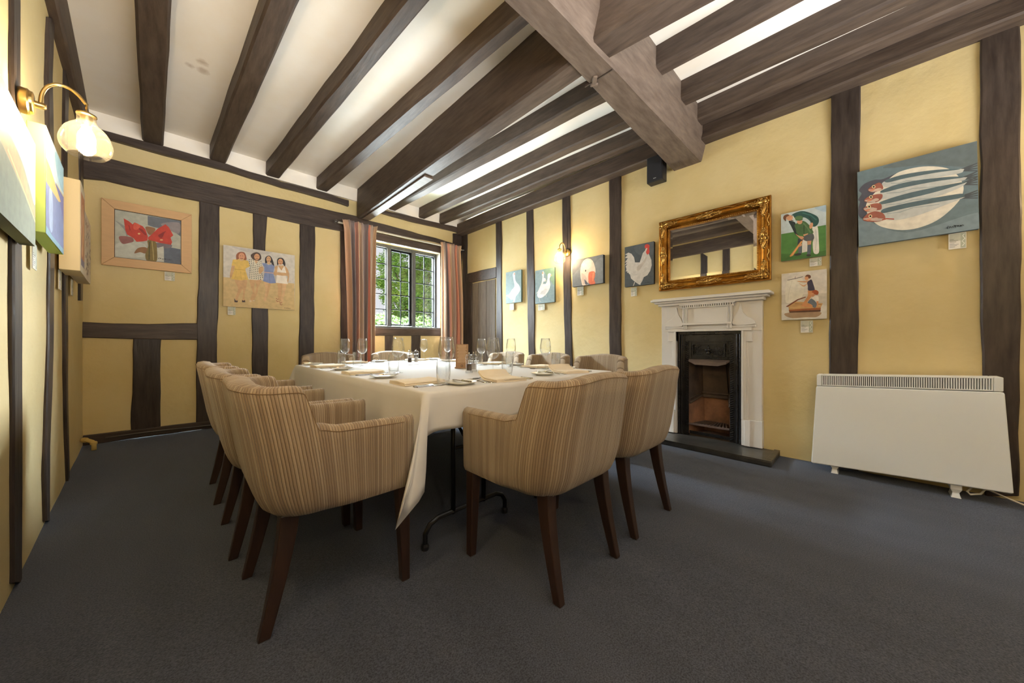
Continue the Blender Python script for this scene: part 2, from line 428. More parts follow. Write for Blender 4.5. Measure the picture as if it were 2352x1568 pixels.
# brown damp marks on the plaster between the first and second joist
def stains():
    nt = plaster_w.node_tree; L = nt.links.new; b = nt.nodes['Principled BSDF']
    src = b.inputs['Base Color'].links[0].from_socket; tc = [q for q in nt.nodes if q.type == 'TEX_COORD'][0]
    for px, py, r in ((465, 143, .035), (466, 162, .04), (436, 150, .025)):
        p = on_z(px, py, ZC)
        d = N(nt, 'ShaderNodeVectorMath', operation='DISTANCE'); d.inputs[1].default_value = p
        nn = N(nt, 'ShaderNodeTexNoise'); nn.inputs['Scale'].default_value = 30; L(tc.outputs['Object'], nn.inputs['Vector'])
        L(tc.outputs['Object'], d.inputs[0])
        ad = N(nt, 'ShaderNodeMath', operation='MULTIPLY_ADD'); ad.inputs[1].default_value = .04; L(nn.outputs['Fac'], ad.inputs[0]); L(d.outputs['Value'], ad.inputs[2])
        mr = N(nt, 'ShaderNodeMapRange'); mr.inputs[1].default_value = r; mr.inputs[2].default_value = r+.03; mr.inputs[3].default_value = .5; mr.inputs[4].default_value = 0
        L(ad.outputs[0], mr.inputs[0])
        mx = N(nt, 'ShaderNodeMixRGB'); L(mr.outputs[0], mx.inputs[0]); L(src, mx.inputs[1]); mx.inputs[2].default_value = (*lin((170, 140, 104)), 1)
        src = mx.outputs[0]
    L(src, b.inputs['Base Color'])
stains()

# window opening in the far wall (from the photograph's reveal corners)
wa0, wz1 = on_wall('back', 857, 549); wa1, _ = on_wall('back', 1011, 580); _, wz0 = on_wall('back', 935, 752)
wa0 = 1.90
_, wz1 = on_wall('back', 935, 566)
WH = (wa0, wa1, wz0, wz1)
fire_hole = (0.86, 1.30, 0.04, 0.98)
wall_back = wall_mesh('wall_back', 'back', -0.75, XR+.05, [WH], plaster)
wall_right = wall_mesh('wall_right', 'right', Y0-.05, YB+.02, [fire_hole], plaster, depth=.02, amp=.010)
wall_left = wall_mesh('wall_left', 'left', Y0-.05, YB+.03, [], plaster, amp=.005)
FRONT_HOLES = [(1.4, 3.3, .9, 2.4), (-.13, 1.05, .9, 2.4)]  # unseen window openings, added to bring more light into the room
mb = MB()
xs = [-0.25, -.13, 1.05, 1.4, 3.3, XR+.05]; zs = [0, .9, 2.4, ZC]
for i in range(5):
    for j in range(3):
        if j == 1 and i in (1, 3): continue
        mb.quad((xs[i], Y0, zs[j]), (xs[i+1], Y0, zs[j]), (xs[i+1], Y0, zs[j+1]), (xs[i], Y0, zs[j+1]))
tag(mb.build('wall_front', plaster), kind='structure')
for k, h in enumerate(FRONT_HOLES):  # frames for the added front openings
    mb = MB()
    for a, b in ((h[0], h[0]+.06), (h[1]-.06, h[1]), ((h[0]+h[1])/2-.03, (h[0]+h[1])/2+.03)): mb.box(a, Y0-.03, h[2], b, Y0+.03, h[3])
    for a, b in ((h[2], h[2]+.06), (h[3]-.06, h[3])): mb.box(h[0]+.06, Y0-.03, a, h[1]-.06, Y0+.03, b)
    tag(mb.build('window_%d' % (k+2), frame_paint), kind='structure')

# ---------------------------------------------------------------- timbers in the walls
def lerp(a, b, t): return a+(b-a)*t
def timber(name, w, rows, parent, m, proud=0.014, step=0.10, jit=0.0045, seed=0):
    """rows: pixel pairs across the timber, from one end to the other, laid on the wall plane"""
    R = [(on_wall(w, *p, proud*.5), on_wall(w, *q, proud*.5)) for p, q in rows]
    st = []
    for (A, B), (C_, D) in zip(R, R[1:]):
        L = max(math.hypot(C_[0]-A[0], C_[1]-A[1]), .01); k = max(1, int(L/step))
        for i in range(k): st.append((Vector(A).lerp(Vector(C_), i/k), Vector(B).lerp(Vector(D), i/k)))
    st.append((Vector(R[-1][0]), Vector(R[-1][1])))
    rings = []
    sd = seed*7.3+len(rows)
    for i, (A, B) in enumerate(st):
        d = (B-A); L = max(d.length, 1e-4); d = d/L
        e = 0 if i in (0, len(st)-1) else 1
        A = A-d*e*mnoise.noise(Vector((A[0]*4, A[1]*4, sd)))*jit*2; B = B+d*e*mnoise.noise(Vector((B[0]*4, B[1]*4, sd+5)))*jit*2
        c = min(.008, L*.2); pr = proud+mnoise.noise(Vector((A[0]*2, A[1]*2, sd+9)))*.003
        rings.append([WP(w, A[0], A[1], -.03), WP(w, A[0], A[1], pr-.006), WP(w, *(A+d*c), pr), WP(w, *(B-d*c), pr), WP(w, B[0], B[1], pr-.006), WP(w, B[0], B[1], -.03)])
    mb = MB().loft(rings, True, True)
    return mb.build(name, m, parent, smooth=True, ang=.5)
def post(w, rows, parent, seed, m=None, proud=.014):
    return timber('timber_post', w, [((a, y), (b, y)) for a, b, y in rows], parent, m or TV, proud, seed=seed)
def rail(w, cols, parent, seed, proud=.016, name='timber_rail', m=None):
    return timber(name, w, [((x, a), (x, b)) for x, a, b in cols], parent, m or TX, proud, seed=seed)
# left wall uprights
post('left', [(25, 43, -270), (25, 43, -90), (26, 42, 200), (26, 44, 560), (25, 45, 640), (28, 47, 1000), (27, 47, 1200), (28, 46, 1338)], wall_left, 1)
post('left', [(110, 122, 40), (106, 116, 178), (109, 120, 348), (111, 122, 600), (107, 118, 886), (103, 112, 1030), (101, 111, 1090), (103, 110, 1196)], wall_left, 2)
post('left', [(147, 157, 150), (144, 152, 357), (147, 153, 636), (148, 153, 855), (153, 157, 1112)], wall_left, 3)
post('left', [(183, 189, 300), (184, 190, 480), (182, 187, 690)], wall_left, 4)
for k, y in enumerate((1.90, 1.35, 0.8, 0.2, -.5, -1.1)):       # further uprights beside and behind the camera (seen in the mirror)
    mb = MB(); M_ = [WP('left', y, 0, .014), WP('left', y+.13, 0, .014)]
    lo = [WP('left', y, .0, .014), WP('left', y, 0, -.03), WP('left', y+.13, 0, -.03), WP('left', y+.13, 0, .014)]
    mb.hexa(lo, [p+Vector((0, 0, 2.95)) for p in lo]).build('timber_post', TV, wall_left)
# back wall
B = wall_back
rail('back', [(189, 357, 410), (240, 362, 414), (330, 385, 437), (458, 416, 464), (578, 443, 489), (687, 466, 514), (793, 491, 531), (846, 503, 523)], B, 11, .03, 'timber_beam')
rail('back', [(838, 504, 522), (900, 520, 538), (1000, 547, 556), (1057, 564, 571)], B, 12, .03, 'timber_beam')
post('back', [(457.5, 505, 462), (455, 503, 640), (452, 499, 770), (450, 498, 985)], B, 13, proud=.02)
rail('back', [(188, 739, 775), (260, 743, 777), (340, 744, 779), (453, 742, 780)], B, 14, .018)
post('back', [(306, 370, 778), (303, 369, 880), (301, 369, 992)], B, 15)
post('back', [(581, 615, 486), (581, 609, 571), (578, 616.5, 709), (579, 616, 857), (580, 616, 950)], B, 16)
post('back', [(688, 724, 508), (689, 722, 683), (685, 722, 831), (685, 722, 930)], B, 17)
rail('back', [(191, 1000, 1024), (330, 984, 1003), (466, 968, 984), (700, 938, 950), (1040, 896, 906)], B, 18, .03, 'timber_rail')
rail('back', [(200, 287, 309), (240, 301, 318), (379, 338, 356), (521, 378, 393), (646, 418, 431), (724, 438, 451), (800, 461, 474)], B, 19, .05, 'timber_plate')
rail('back', [(867, 480, 487), (940, 497, 508), (1071, 527, 538)], B, 20, .05, 'timber_plate')
rail('back', [(858, 532, 550), (935, 550.5, 566), (1012, 565, 581)], B, 21, .02, 'timber_lintel')
rail('back', [(858, 753, 771), (935, 754, 771), (1012, 754, 771)], B, 22, .02, 'timber_rail')
post('back', [(884, 903, 768), (884, 903, 925)], B, 23); post('back', [(945, 966, 768), (945, 966, 915)], B, 24)
post('back', [(782, 806, 500), (782, 806, 925)], B, 25); post('back', [(1040, 1062, 536), (1040, 1062, 905)], B, 26)
# white strip of plaster closing the joist ends
mb = MB(); mb.hexa([(-.75, 5.215, 3.07), (XR, 5.215, 3.07), (XR, 5.27, 3.07), (-.75, 5.27, 3.07)], [(-.75, 5.195, ZC+.01), (XR, 5.195, ZC+.01), (XR, 5.27, ZC+.01), (-.75, 5.27, ZC+.01)])
mb.build('plaster_strip', plaster_w, B)
# right wall
R_ = wall_right
post('right', [(1062, 1073, 525), (1063, 1073, 700), (1063, 1073, 900)], R_, 31)
post('right', [(1138, 1152, 494), (1140, 1152, 635), (1140, 1154, 795), (1140, 1154, 890)], R_, 32)
post('right', [(1209, 1225, 468), (1211, 1228, 667), (1214, 1229, 826), (1214, 1229, 910)], R_, 33)
post('right', [(1291, 1309, 436), (1293, 1311, 635), (1298, 1315, 826), (1298, 1315, 925)], R_, 34)
post('right', [(1399, 1426.5, 400), (1400, 1426.5, 603), (1400, 1426.5, 807), (1400, 1426.5, 958)], R_, 35, proud=.02)
post('right', [(1910, 1977, 190), (1908, 1973, 500), (1903, 1971, 856), (1902, 1972, 1084)], R_, 36, proud=.02)
post('right', [(2252, 2342, 62), (2250, 2345, 488), (2254, 2343, 774), (2262, 2340, 1138)], R_, 37, proud=.02)
timber('timber_rail', 'right', [((1072, 629), (1072, 652)), ((1106, 621, ), (1106, 645)), ((1140, 613), (1140, 638))], R_, TX, .02, seed=38)
# plate along the top of the right wall and of the left wall
def long_beam(name, parent, stations, m, bev=.012, seed=0):
    """stations: (y, x0, x1, z0, z1) rectangles along y, with small adze waver"""
    rings = []
    for i, (a, b) in enumerate(zip(stations, stations[1:]+[None])):
        k = 8 if b else 1
        for j in range(k):
            t = j/k; y, x0, x1, z0, z1 = [lerp(p, q, t) for p, q in zip(a, b)] if b else a
            w = lambda q: mnoise.noise(Vector((y*2.2, q*3.1, seed*5.7)))*.007
            x0 += w(1); x1 += w(2); z0 += w(3)
            rings.append([(x0+bev, y, z0), (x1-bev, y, z0), (x1, y, z0+bev), (x1, y, z1), (x0, y, z1), (x0, y, z0+bev)])
    mb = MB().loft(rings, True, True)
    return mb.build(name, m, parent, smooth=True, ang=.45)
long_beam('timber_plate', ceiling, [(Y0, XR-.14, XR+.02, 2.965, 3.15), (1.1, XR-.14, XR+.02, 2.965, 3.15), (5.22, XR-.14, XR+.02, 2.965, 3.15)], TY, seed=1)
long_beam('timber_plate', ceiling, [(Y0, L0+LS*Y0-.03, L0+LS*Y0+.05, 2.87, 3.12), (5.22, L0+LS*5.22-.03, L0+LS*5.22+.05, 2.87, 3.14)], TY, seed=2)
# ---------------------------------------------------------------- ceiling joists
def joist(far, near, zb=3.08, yb=5.21, yn=1.27, seed=0, ztop=ZC+.03, name='ceiling_joist', m=None, bev=.015):
    return long_beam(name, ceiling, [(yn, near[0], near[1], zb, ztop), ((yn+yb)/2, (near[0]+far[0])/2, (near[1]+far[1])/2, zb+.004, ztop), (yb, far[0], far[1], zb, ztop)], m or TY, bev, seed)
J = [((-.306, -.149), (-.135, .025)), ((.218, .362), (.446, .585)), ((.75, .893), (1.02, 1.125)), ((1.313, 1.456), (1.55, 1.655)),
     ((2.33, 2.45), (2.515, 2.675)), ((2.847, 2.964), (3.03, 3.155)), ((3.245, 3.357), (3.42, 3.53))]
for k, (f, n_) in enumerate(J): joist(f, n_, seed=10+k)
joist((1.85, 2.02), (1.825, 1.985), 2.82, seed=20, name='binder_beam')
lb = MB().box(1.90, 3.35, 2.805, 2.01, 5.14, 2.825).build('packing_plank', TB, ceiling, bevel=.004)
for k, (xa, xb) in enumerate([(-.12, .04), (.46, .60), (1.04, 1.15)]):
    joist((xa, xb), (xa+.15, xb+.15), yb=1.2, yn=Y0, seed=30+k)
joist((1.80, 2.0), (2.2, 2.4), 2.84, 1.2, Y0, seed=35, name='binder_beam')
for k, (xa, xb) in enumerate([(2.58, 2.71), (3.07, 3.20), (3.48, 3.61)]):
    joist((xa, xb), (xa+.13, xb+.13) if k < 2 else (xa, xb), yb=1.2, yn=Y0, seed=40+k)
# main beam across the room, waney on its left edge, with a scarf joint near the middle
rings = []
for i in range(31):
    x = lerp(-.45, XR+.02, i/30); t = (x-1.2)/2.5
    yl = 1.352+.075*t; yr = 1.173-.018*t
    wy = .035+.03*max(0, mnoise.noise(Vector((x*1.7, 3, 1))))+(.05*max(0, 1-abs(x-1.9)/1.0)); wob = mnoise.noise(Vector((x*3, 8, 2)))*.006
    z = 2.81+wob*.5
    rings.append([(x, yr+wob, z), (x, yl-wy*.4, z), (x, yl+wy*.25, z+wy*.9), (x, yl+.03, z+.19), (x, yl+.035, ZC+.02), (x, yr-.06, ZC+.02), (x, yr-.055, z+.21), (x, yr-.008+wob, z+.015)])
main_beam = MB().loft(rings).build('main_beam', TB, ceiling, smooth=True, ang=.4)
p = on_z(1365, 185, 2.81)
mb = MB(); mb.box(-.045, -.016, -.012, .03, .016, .01); mb.box(.02, -.03, -.014, .045, .024, .01)
pg = mb.build('oak_peg', TB, ceiling, bevel=.006); pg.location = (p.x, p.y, 2.81); pg.rotation_euler = (0, 0, .7)
mb = MB(); mb.box(p.x-.004, 1.17, 2.803, p.x+.003, 1.385, 2.83).build('scarf_joint', TV, ceiling)

# ---------------------------------------------------------------- window_1 (far wall)
win = empty('window_1', ((wa0+wa1)/2, YB+.16, wz0)); tag(win, kind='structure')
Wf = YB+.17                                     # plane of the frame
def fx(px): X, Y, Z = ray(px, 600); return X/Y*Wf
def fz(px, py): X, Y, Z = ray(px, py); return CAM_H+Z/Y*Wf
zt = fz(920, 577); zb = fz(920, 748)
xm1, xm2, xr_ = (fx(886.7), fx(895.6)), (fx(944), fx(951.7)), (fx(995), fx(1001))
xl_ = fx(820)
def wpart(mb, name, m, bev=0): 
    for i, v in enumerate(mb.v): mb.v[i] = (v[0]-win.location.x, v[1]-win.location.y, v[2]-win.location.z)
    return mb.build(name, m, win, bevel=bev)
wpart(MB().box(wa0-.02, YB-.005, wz0-.03, wa1+.01, Wf+.06, wz0+.012), 'window_sill', frame_paint, .004)
wpart(MB().box(wa0-.02, YB+.12, zt, wa1+.01, Wf+.06, wz1+.005), 'head_rail', frame_paint, .004)
for a, b in (xm1, xm2, (xr_[0], wa1+.01), (xl_-.05, xl_)): wpart(MB().box(a, Wf-.05, wz0, b, Wf+.05, zt+.01), 'mullion', frame_paint, .006)
wpart(MB().box(wa1-.004, YB-.0, wz0, wa1+.01, Wf, wz1), 'reveal_board', reveal_m)
lights = [(xl_, xm1[0]), (xm1[1], xm2[0]), (xm2[1], xr_[0])]
for k, (a, b) in enumerate(lights):
    f = .022 if k == 1 else .01
    mb = MB()
    for q in ((a, zb, a+f, zt), (b-f*(1.8 if k == 1 else 1), zb, b, zt), (a+f, zb, b-f, zb+f), (a+f, zt-f*1.4, b-f, zt)): mb.box(q[0], Wf-.015, q[1], q[2], Wf+.015, q[3])
    fr = wpart(mb, 'casement', lead)
    xs_ = [a+f, (a+b)/2, b-f]; zs_ = [zb+f+(zt-zb-2*f)*i/5 for i in range(6)]
    mb = MB()
    mb.box(xs_[1]-.007, Wf-.006, zb+f, xs_[1]+.007, Wf+.006, zt-f)
    for z in zs_[1:-1]: mb.box(a+f, Wf-.006, z-.007, b-f, Wf+.006, z+.007)
    wpart(mb, 'lead_bars', lead)
    for i in range(2):
        for j in range(5):
            q = MB(); q.quad((xs_[i]+.002, Wf+.001, zs_[j]+.002), (xs_[i+1]-.002, Wf+.001, zs_[j]+.002), (xs_[i+1]-.002, Wf+.001, zs_[j+1]-.002), (xs_[i]+.002, Wf+.001, zs_[j+1]-.002)); wpart(q, 'pane', pane_glass)
mb = MB(); hx, hz = fx(903), fz(903, 700)
mb.tube([(hx, Wf-.03, hz+.05), (hx, Wf-.05, hz+.02), (hx+.02, Wf-.06, hz-.03), (hx+.05, Wf-.06, hz-.06)], .006)
wpart(mb, 'casement_latch', iron)
mb = MB(); mb.tube([(fx(905), Wf-.045, zb+.02), (fx(925), Wf-.06, zb+.012), (fx(943), Wf-.045, zb+.03)], .005); wpart(mb, 'casement_stay', iron)

# ---------------------------------------------------------------- door_1 in the right-hand corner
door = empty('door_1', (XR-.01, (on_wall('right', 1112, 700)[0]), 0)); tag(door, kind='structure')
a0, _ = on_wall('right', 1139, 700); a1, _ = on_wall('right', 1073, 700); zt_d = on_wall('right', 1106, 646)[1]
jb, _ = on_wall('right', 1086, 700)
def dpart(mb, name, m, bev=.003):
    for i, v in enumerate(mb.v): mb.v[i] = (v[0]-door.location.x, v[1]-door.location.y, v[2])
    return mb.build(name, m, door, bevel=bev)
dpart(MB().box(XR-.03, jb, 0, XR+.01, a1, zt_d), 'door_jamb', TV, .006)
cuts_ = [a0, lerp(a0, jb, .38), lerp(a0, jb, .72), jb]
for p, q in zip(cuts_, cuts_[1:]): dpart(MB().box(XR-.014, p+.003, .01, XR+.01, q-.003, zt_d-.01), 'door_plank', oldplank)

# ---------------------------------------------------------------- outside: lawn, house, tree
mb = MB(); mb.quad((-8, YB+.4, -.05), (24, YB+.4, -.05), (24, 40, -.05), (-8, 40, -.05))
tag(mb.build('lawn', grass_m), kind='structure')
def leaf_cloud(name, blobs, count, size, parent, seed, m=None):
    rnd = random.Random(seed); mb = MB(); tot = sum(b[3]**2 for b in blobs)
    for b in blobs:
        for _ in range(int(count*b[3]**2/tot)):
            d = Vector((rnd.gauss(0, 1), rnd.gauss(0, 1), rnd.gauss(0, 1))).normalized()*b[3]*rnd.uniform(.35, 1.0)
            p = Vector(b[:3])+Vector((d.x, d.y, d.z*.8))
            u = Vector((rnd.gauss(0, 1), rnd.gauss(0, 1), rnd.gauss(0, .5))).normalized(); w_ = u.orthogonal().normalized(); s_ = size*rnd.uniform(.6, 1.3)
            up = u.cross(w_)
            mb.face([mb.vert(p+u*s_), mb.vert(p+w_*s_*.6+up*s_*.15), mb.vert(p-u*s_), mb.vert(p-w_*s_*.6+up*s_*.15)])
    o = mb.build(name, m or leaf_m, parent); return tag(o, kind='stuff')
def tree(x, y, blobs, count, size, trunk_h, label, seed):
    t = empty('tree', (x, y, -.05), 0, label, 'tree', 'trees outside the window')
    mb = MB(); mb.tube([(0, 0, 0), (.05, 0, trunk_h*.5), (0, .05, trunk_h)], [.16, .12, .07]); mb.build('trunk', bark, t, smooth=True)
    mb = MB()
    for b in blobs: mb.tube([(0, 0, trunk_h*.6), ((b[0])*.5, (b[1])*.5, trunk_h*.6+(b[2]-trunk_h*.6)*.6), (b[0], b[1], b[2])], [.05, .035, .012], 6)
    mb.build('branches', bark, t)
    leaf_cloud('foliage', blobs, count, size, t, seed, leaf_d if seed == 6 else None)
rb = random.Random(3)
tree(5.7, 10.6, [(-.9, 0, 3.55, .5), (-.1, .2, 3.3, .6), (.6, 0, 3.5, .6), (-1.05, 0, 2.95, .42), (-.3, -.2, 2.75, .6), (.35, .1, 2.75, .55), (-.9, 0, 2.45, .36), (-.1, 0, 2.2, .6), (.75, -.1, 2.2, .5), (-.7, .1, 1.95, .4), (.2, 0, 4.1, .7), (-.6, .2, 4.2, .5)], 20000, .046, 2.6, 'leafy green tree filling the view through the leaded window', 5)
tree(4.4, 9.6, [(-.3, 0, 1.5, .5), (.3, .1, 1.4, .55), (.9, 0, 1.5, .5), (1.4, .2, 1.45, .5), (.1, 0, .95, .7), (1.1, 0, .9, .7)], 8000, .05, 1.2, 'low bushy shrub below the tree outside the window', 6)
h = empty('house', (4.4, 15.5, -.05), 0, 'pale neighbouring house with grey roof seen through the left window lights', 'building')
MB().box(-2.2, 0, 0, .6, 4, 2.45).build('wall', render_m, h)
MB().hexa([(-2.5, -.4, 2.4), (.9, -.4, 2.4), (.9, 4.4, 2.4), (-2.5, 4.4, 2.4)], [(-2.5, 1.9, 3.75), (.35, 1.9, 3.75), (.35, 2.1, 3.75), (-2.5, 2.1, 3.75)]).build('roof', roof_m, h)

# ================================================================ CHAIRS
def smooth01(t): t = max(0., min(1., t)); return t*t*(3-2*t)
def make_chair():
    t = empty('tub_armchair', (0, 0, 0))
    W, R, YF, YR = .268, .125, .268, -.215              # centre line of the shell in plan
    pts = []                                            # (x, y, nx, ny)
    for y in [YF, YF-.008, .22, .17, .12, .08, .05, .03, .01, -.005, -.02, -.035, -.047, -.056, -.060, -.063, -.066, -.069, -.072, -.075, -.079, -.085]: pts.append((W, y, 1, 0))
    cx, cy = W-R, YR+R
    for k in range(0, 9):
        a = -PI/2*k/8; pts.append((cx+R*math.cos(a), cy+R*math.sin(a), math.cos(a), math.sin(a)))
    half = pts
    mid = [(x, YR, 0, -1) for x in (cx*.7, cx*.35)]
    full = half+mid+[(0, YR, 0, -1)]+[(-x, y, -nx, ny) for x, y, nx, ny in reversed(half+mid)]
    s_ = [0.0]
    for a, b in zip(full, full[1:]): s_.append(s_[-1]+math.hypot(a[0]-b[0], a[1]-b[1]))
    Z0 = .395; TH = .033
    rings = []; uvs = []
    for i, (x, y, nx, ny) in enumerate(full):
        wb = smooth01((.03-y)/.125); ws = 0.10*smooth01((.0-y)/.055)+.86*smooth01((-.056-y)/.021)+.04*smooth01((-.075-y)/.02)
        T = .69+.006*smooth01((.25-y)/.3)+ws*(.842-.69)+.025*max(0, 1-(x/.25)**2)*wb*(1 if y < -.05 else 0)
        th = TH*(.72 if i in (0, len(full)-1) else 1)*(1+.25*wb)
        lean = smooth01((.16-y)/.3)
        prof = [(-.012, Z0-.004), (th*.75, Z0+.002), (th, Z0+.022), (th, Z0+.05), (th, Z0+.08), (th, lerp(Z0, T, .28)), (th, lerp(Z0, T, .42)), (th, lerp(Z0, T, .62)), (th, lerp(Z0, T, .82)), (th, T-.022), (th*.72, T-.006), (0, T), (-th*.72, T-.006), (-th, T-.022), (-th, lerp(.47, T, .6)), (-th, lerp(.47, T, .3)), (-th, .45)]
        ring = []; uv = []
        for o, z in prof:
            h = max(0, (z-Z0)/.45)
            yy = y+ny*o-.072*lean*h**1.1; xx = (x+nx*o)*(1-.10*wb*smooth01((z-.60)/.25))*(1-.03*(1-h))
            if z < Z0+.03: pass
            q_ = max(0, 1-(z-Z0)/.13)**2*.034*(wb if o > -.02 else .3); yy -= ny*q_*.9; xx -= nx*q_*.7
            ring.append((xx, yy, z)); uv.append((s_[i]+(.5 if o < 0 and z > .46 else 0), z))
        rings.append(ring); uvs.append(uv)
    mb = MB(); ids = [[mb.vert(p) for p in r] for r in rings]
    for i in range(len(ids)-1):
        for k in range(len(ids[0])-1):
            q = [(i, k), (i, k+1), (i+1, k+1), (i+1, k)]
            u0 = uvs[i][k][0]; base = s_[i]; b2 = s_[i+1]
            mb.face([ids[a][b] for a, b in q], [(base, uvs[i][k][1]), (base, uvs[i][k+1][1]), (b2, uvs[i+1][k+1][1]), (b2, uvs[i+1][k][1])])
    for e, rv in ((0, False), (len(ids)-1, True)):
        f = ids[e] if rv else list(reversed(ids[e]))
        uvf = [(mb.v[q][0], mb.v[q][2]) for q in f]
        mb.face(f, uvf)
    mb.build('back_and_arms', fabric, t, smooth=True, ang=1.0)
    # stitched seam along the outer top edge
    sb = MB(); seam = []
    for r in rings[2:-2]: seam.append(Vector(r[9])+Vector((0, 0, .001)))
    sb.tube(seam, .0015, 5)
    sb.build('seam', seam_m, t, smooth=True)
    # seat
    mb = MB(); nx_, ny_ = 8, 8; a = .245
    def sz(x, y): return .492+.018*(1-(x/a)**2)*(1-((y-.03)/.26)**2)
    for (x0, y0, x1, y1) in ((-a, -.2, a, .262),):
        g = [[(lerp(x0, x1, i/nx_), lerp(y0, y1, j/ny_)) for j in range(ny_+1)] for i in range(nx_+1)]
        for i in range(nx_):
            for j in range(ny_):
                c = [g[i][j], g[i+1][j], g[i+1][j+1], g[i][j+1]]
                mb.face([mb.vert((p[0], p[1], sz(*p))) for p in c], [(p[0]+.3, p[1]) for p in c])
        for i in range(nx_):
            p, q = g[i][ny_], g[i+1][ny_]
            mb.face([mb.vert((p[0], p[1], sz(*p))), mb.vert((q[0], q[1], sz(*q))), mb.vert((q[0], q[1]-.004, .395)), mb.vert((p[0], p[1]-.004, .395))], [(p[0]+.3, .5), (q[0]+.3, .5), (q[0]+.3, .4), (p[0]+.3, .4)])
        mb.face([mb.vert((-a, .258, .395)), mb.vert((a, .258, .395)), mb.vert((a*.8, -.2, .393)), mb.vert((-a*.8, -.2, .393))], [(0, 0), (.4, 0), (.4, .4), (0, .4)])
    bm_o = mb.build('seat', fabric, t, smooth=True, ang=.7)
    for sx in (-1, 1):
        mb = MB(); rs = []
        for k in range(5):
            f = k/4; z = .40*(1-f); w_ = lerp(.025, .017, f); x = sx*(.258+.006*f); y = .228+.01*f
            rs.append([(x-w_, y-w_, z), (x+w_, y-w_, z), (x+w_, y+w_, z), (x-w_, y+w_, z)])
        mb.loft(rs).build('leg', leg_wood, t, bevel=.004)
        mb = MB(); rs = []
        for k in range(7):
            f = k/6; z = .40*(1-f); w_ = lerp(.027, .016, f); x = sx*(.198+.012*f); y = -.165-.075*f**1.35
            rs.append([(x-w_, y-w_*1.1, z), (x+w_, y-w_*1.1, z), (x+w_, y+w_*1.1, z), (x-w_, y+w_*1.1, z)])
        mb.loft(rs).build('leg', leg_wood, t, bevel=.004)
    return t
CH = 'ribbed tan tub armchair '
chairs = [
 (.435, 1.615, -PI/2, CH+'nearest the camera on the left side of the table'),
 (.405, 2.235, -PI/2, CH+'second from the camera in the left-hand row'),
 (.390, 2.985, -PI/2, CH+'farthest back of the three in the left-hand row'),
 (1.24, 1.05, 0, CH+'at the near table end, left of the two'),
 (1.868, 1.058, 0, CH+'at the near table end, right of the two'),
 (2.86, 1.86, PI/2, CH+'on the right table side, nearest of three before the wall'),
 (2.84, 2.53, PI/2, CH+'on the right table side, middle of three under the goose pictures'),
 (2.84, 3.24, PI/2, CH+'on the right table side, farthest of three beside the plank door'),
 (1.235, 4.22, PI, CH+'at the far table end in front of the left curtain'),
 (2.02, 4.22, PI, CH+'at the far table end in front of the window'),
]
proto = make_chair()
for k, (x, y, rz, lab) in enumerate(chairs):
    c = proto if k == 0 else copy_tree(proto)
    c.location = (x, y, 0); c.rotation_euler = (0, 0, rz); tag(c, lab, 'chair', 'tub armchairs round the table')

# ================================================================ TABLES AND CLOTH
TT = .766
TX0, TX1, TY0, TY1 = .785, 2.40, 1.355, 3.87
def folding_table(x0, x1, lab, near_only=False):
    t = empty('folding_table', ((x0+x1)/2, (TY0+TY1)/2, 0), 0, lab, 'table')
    w = (x1-x0)/2; l = (TY1-TY0)/2
    MB().box(-w, -l+.004, TT-.03, w, l-.004, TT-.002).build('table_top', leg_wood, t, bevel=.004)
    for sy in (-1, 1):
        fr = empty('leg_frame', (0, sy*(l-.115), 0)); fr.parent = t
        hw = .26
        for sx in (-1, 1):
            MB().tube([(sx*.1, 0, .12), (sx*.1, 0, TT-.03)], .0125, 10).build('leg_post', black_tube, fr, smooth=True)
        mb = MB(); mb.tube([(-hw, 0, .022), (-hw, 0, .075), (-hw+.025, 0, .112), (-hw+.07, 0, .13), (0, 0, .132), (hw-.07, 0, .13), (hw-.025, 0, .112), (hw, 0, .075), (hw, 0, .022)], .0125, 10); mb.build('foot_bar', black_tube, fr, smooth=True)
        for sx in (-1, 1): MB().lathe([(.017, 0), (.018, .018), (.014, .03)], 10, (sx*hw, 0, 0)).build('foot_cap', black_plastic, fr)
        mb = MB(); mb.tube([(0, 0, .45), (0, -sy*.32, TT-.035)], .009, 8); mb.tube([(-.1, 0, .45), (.1, 0, .45)], .009, 8); mb.build('brace', black_tube, fr)
    return t
xm = 1.395
folding_table(TX0+.02, xm-.004, 'left folding table with black tubular legs under the white cloth')
folding_table(xm+.004, TX1-.01, 'right folding table with black tubular legs under the white cloth')

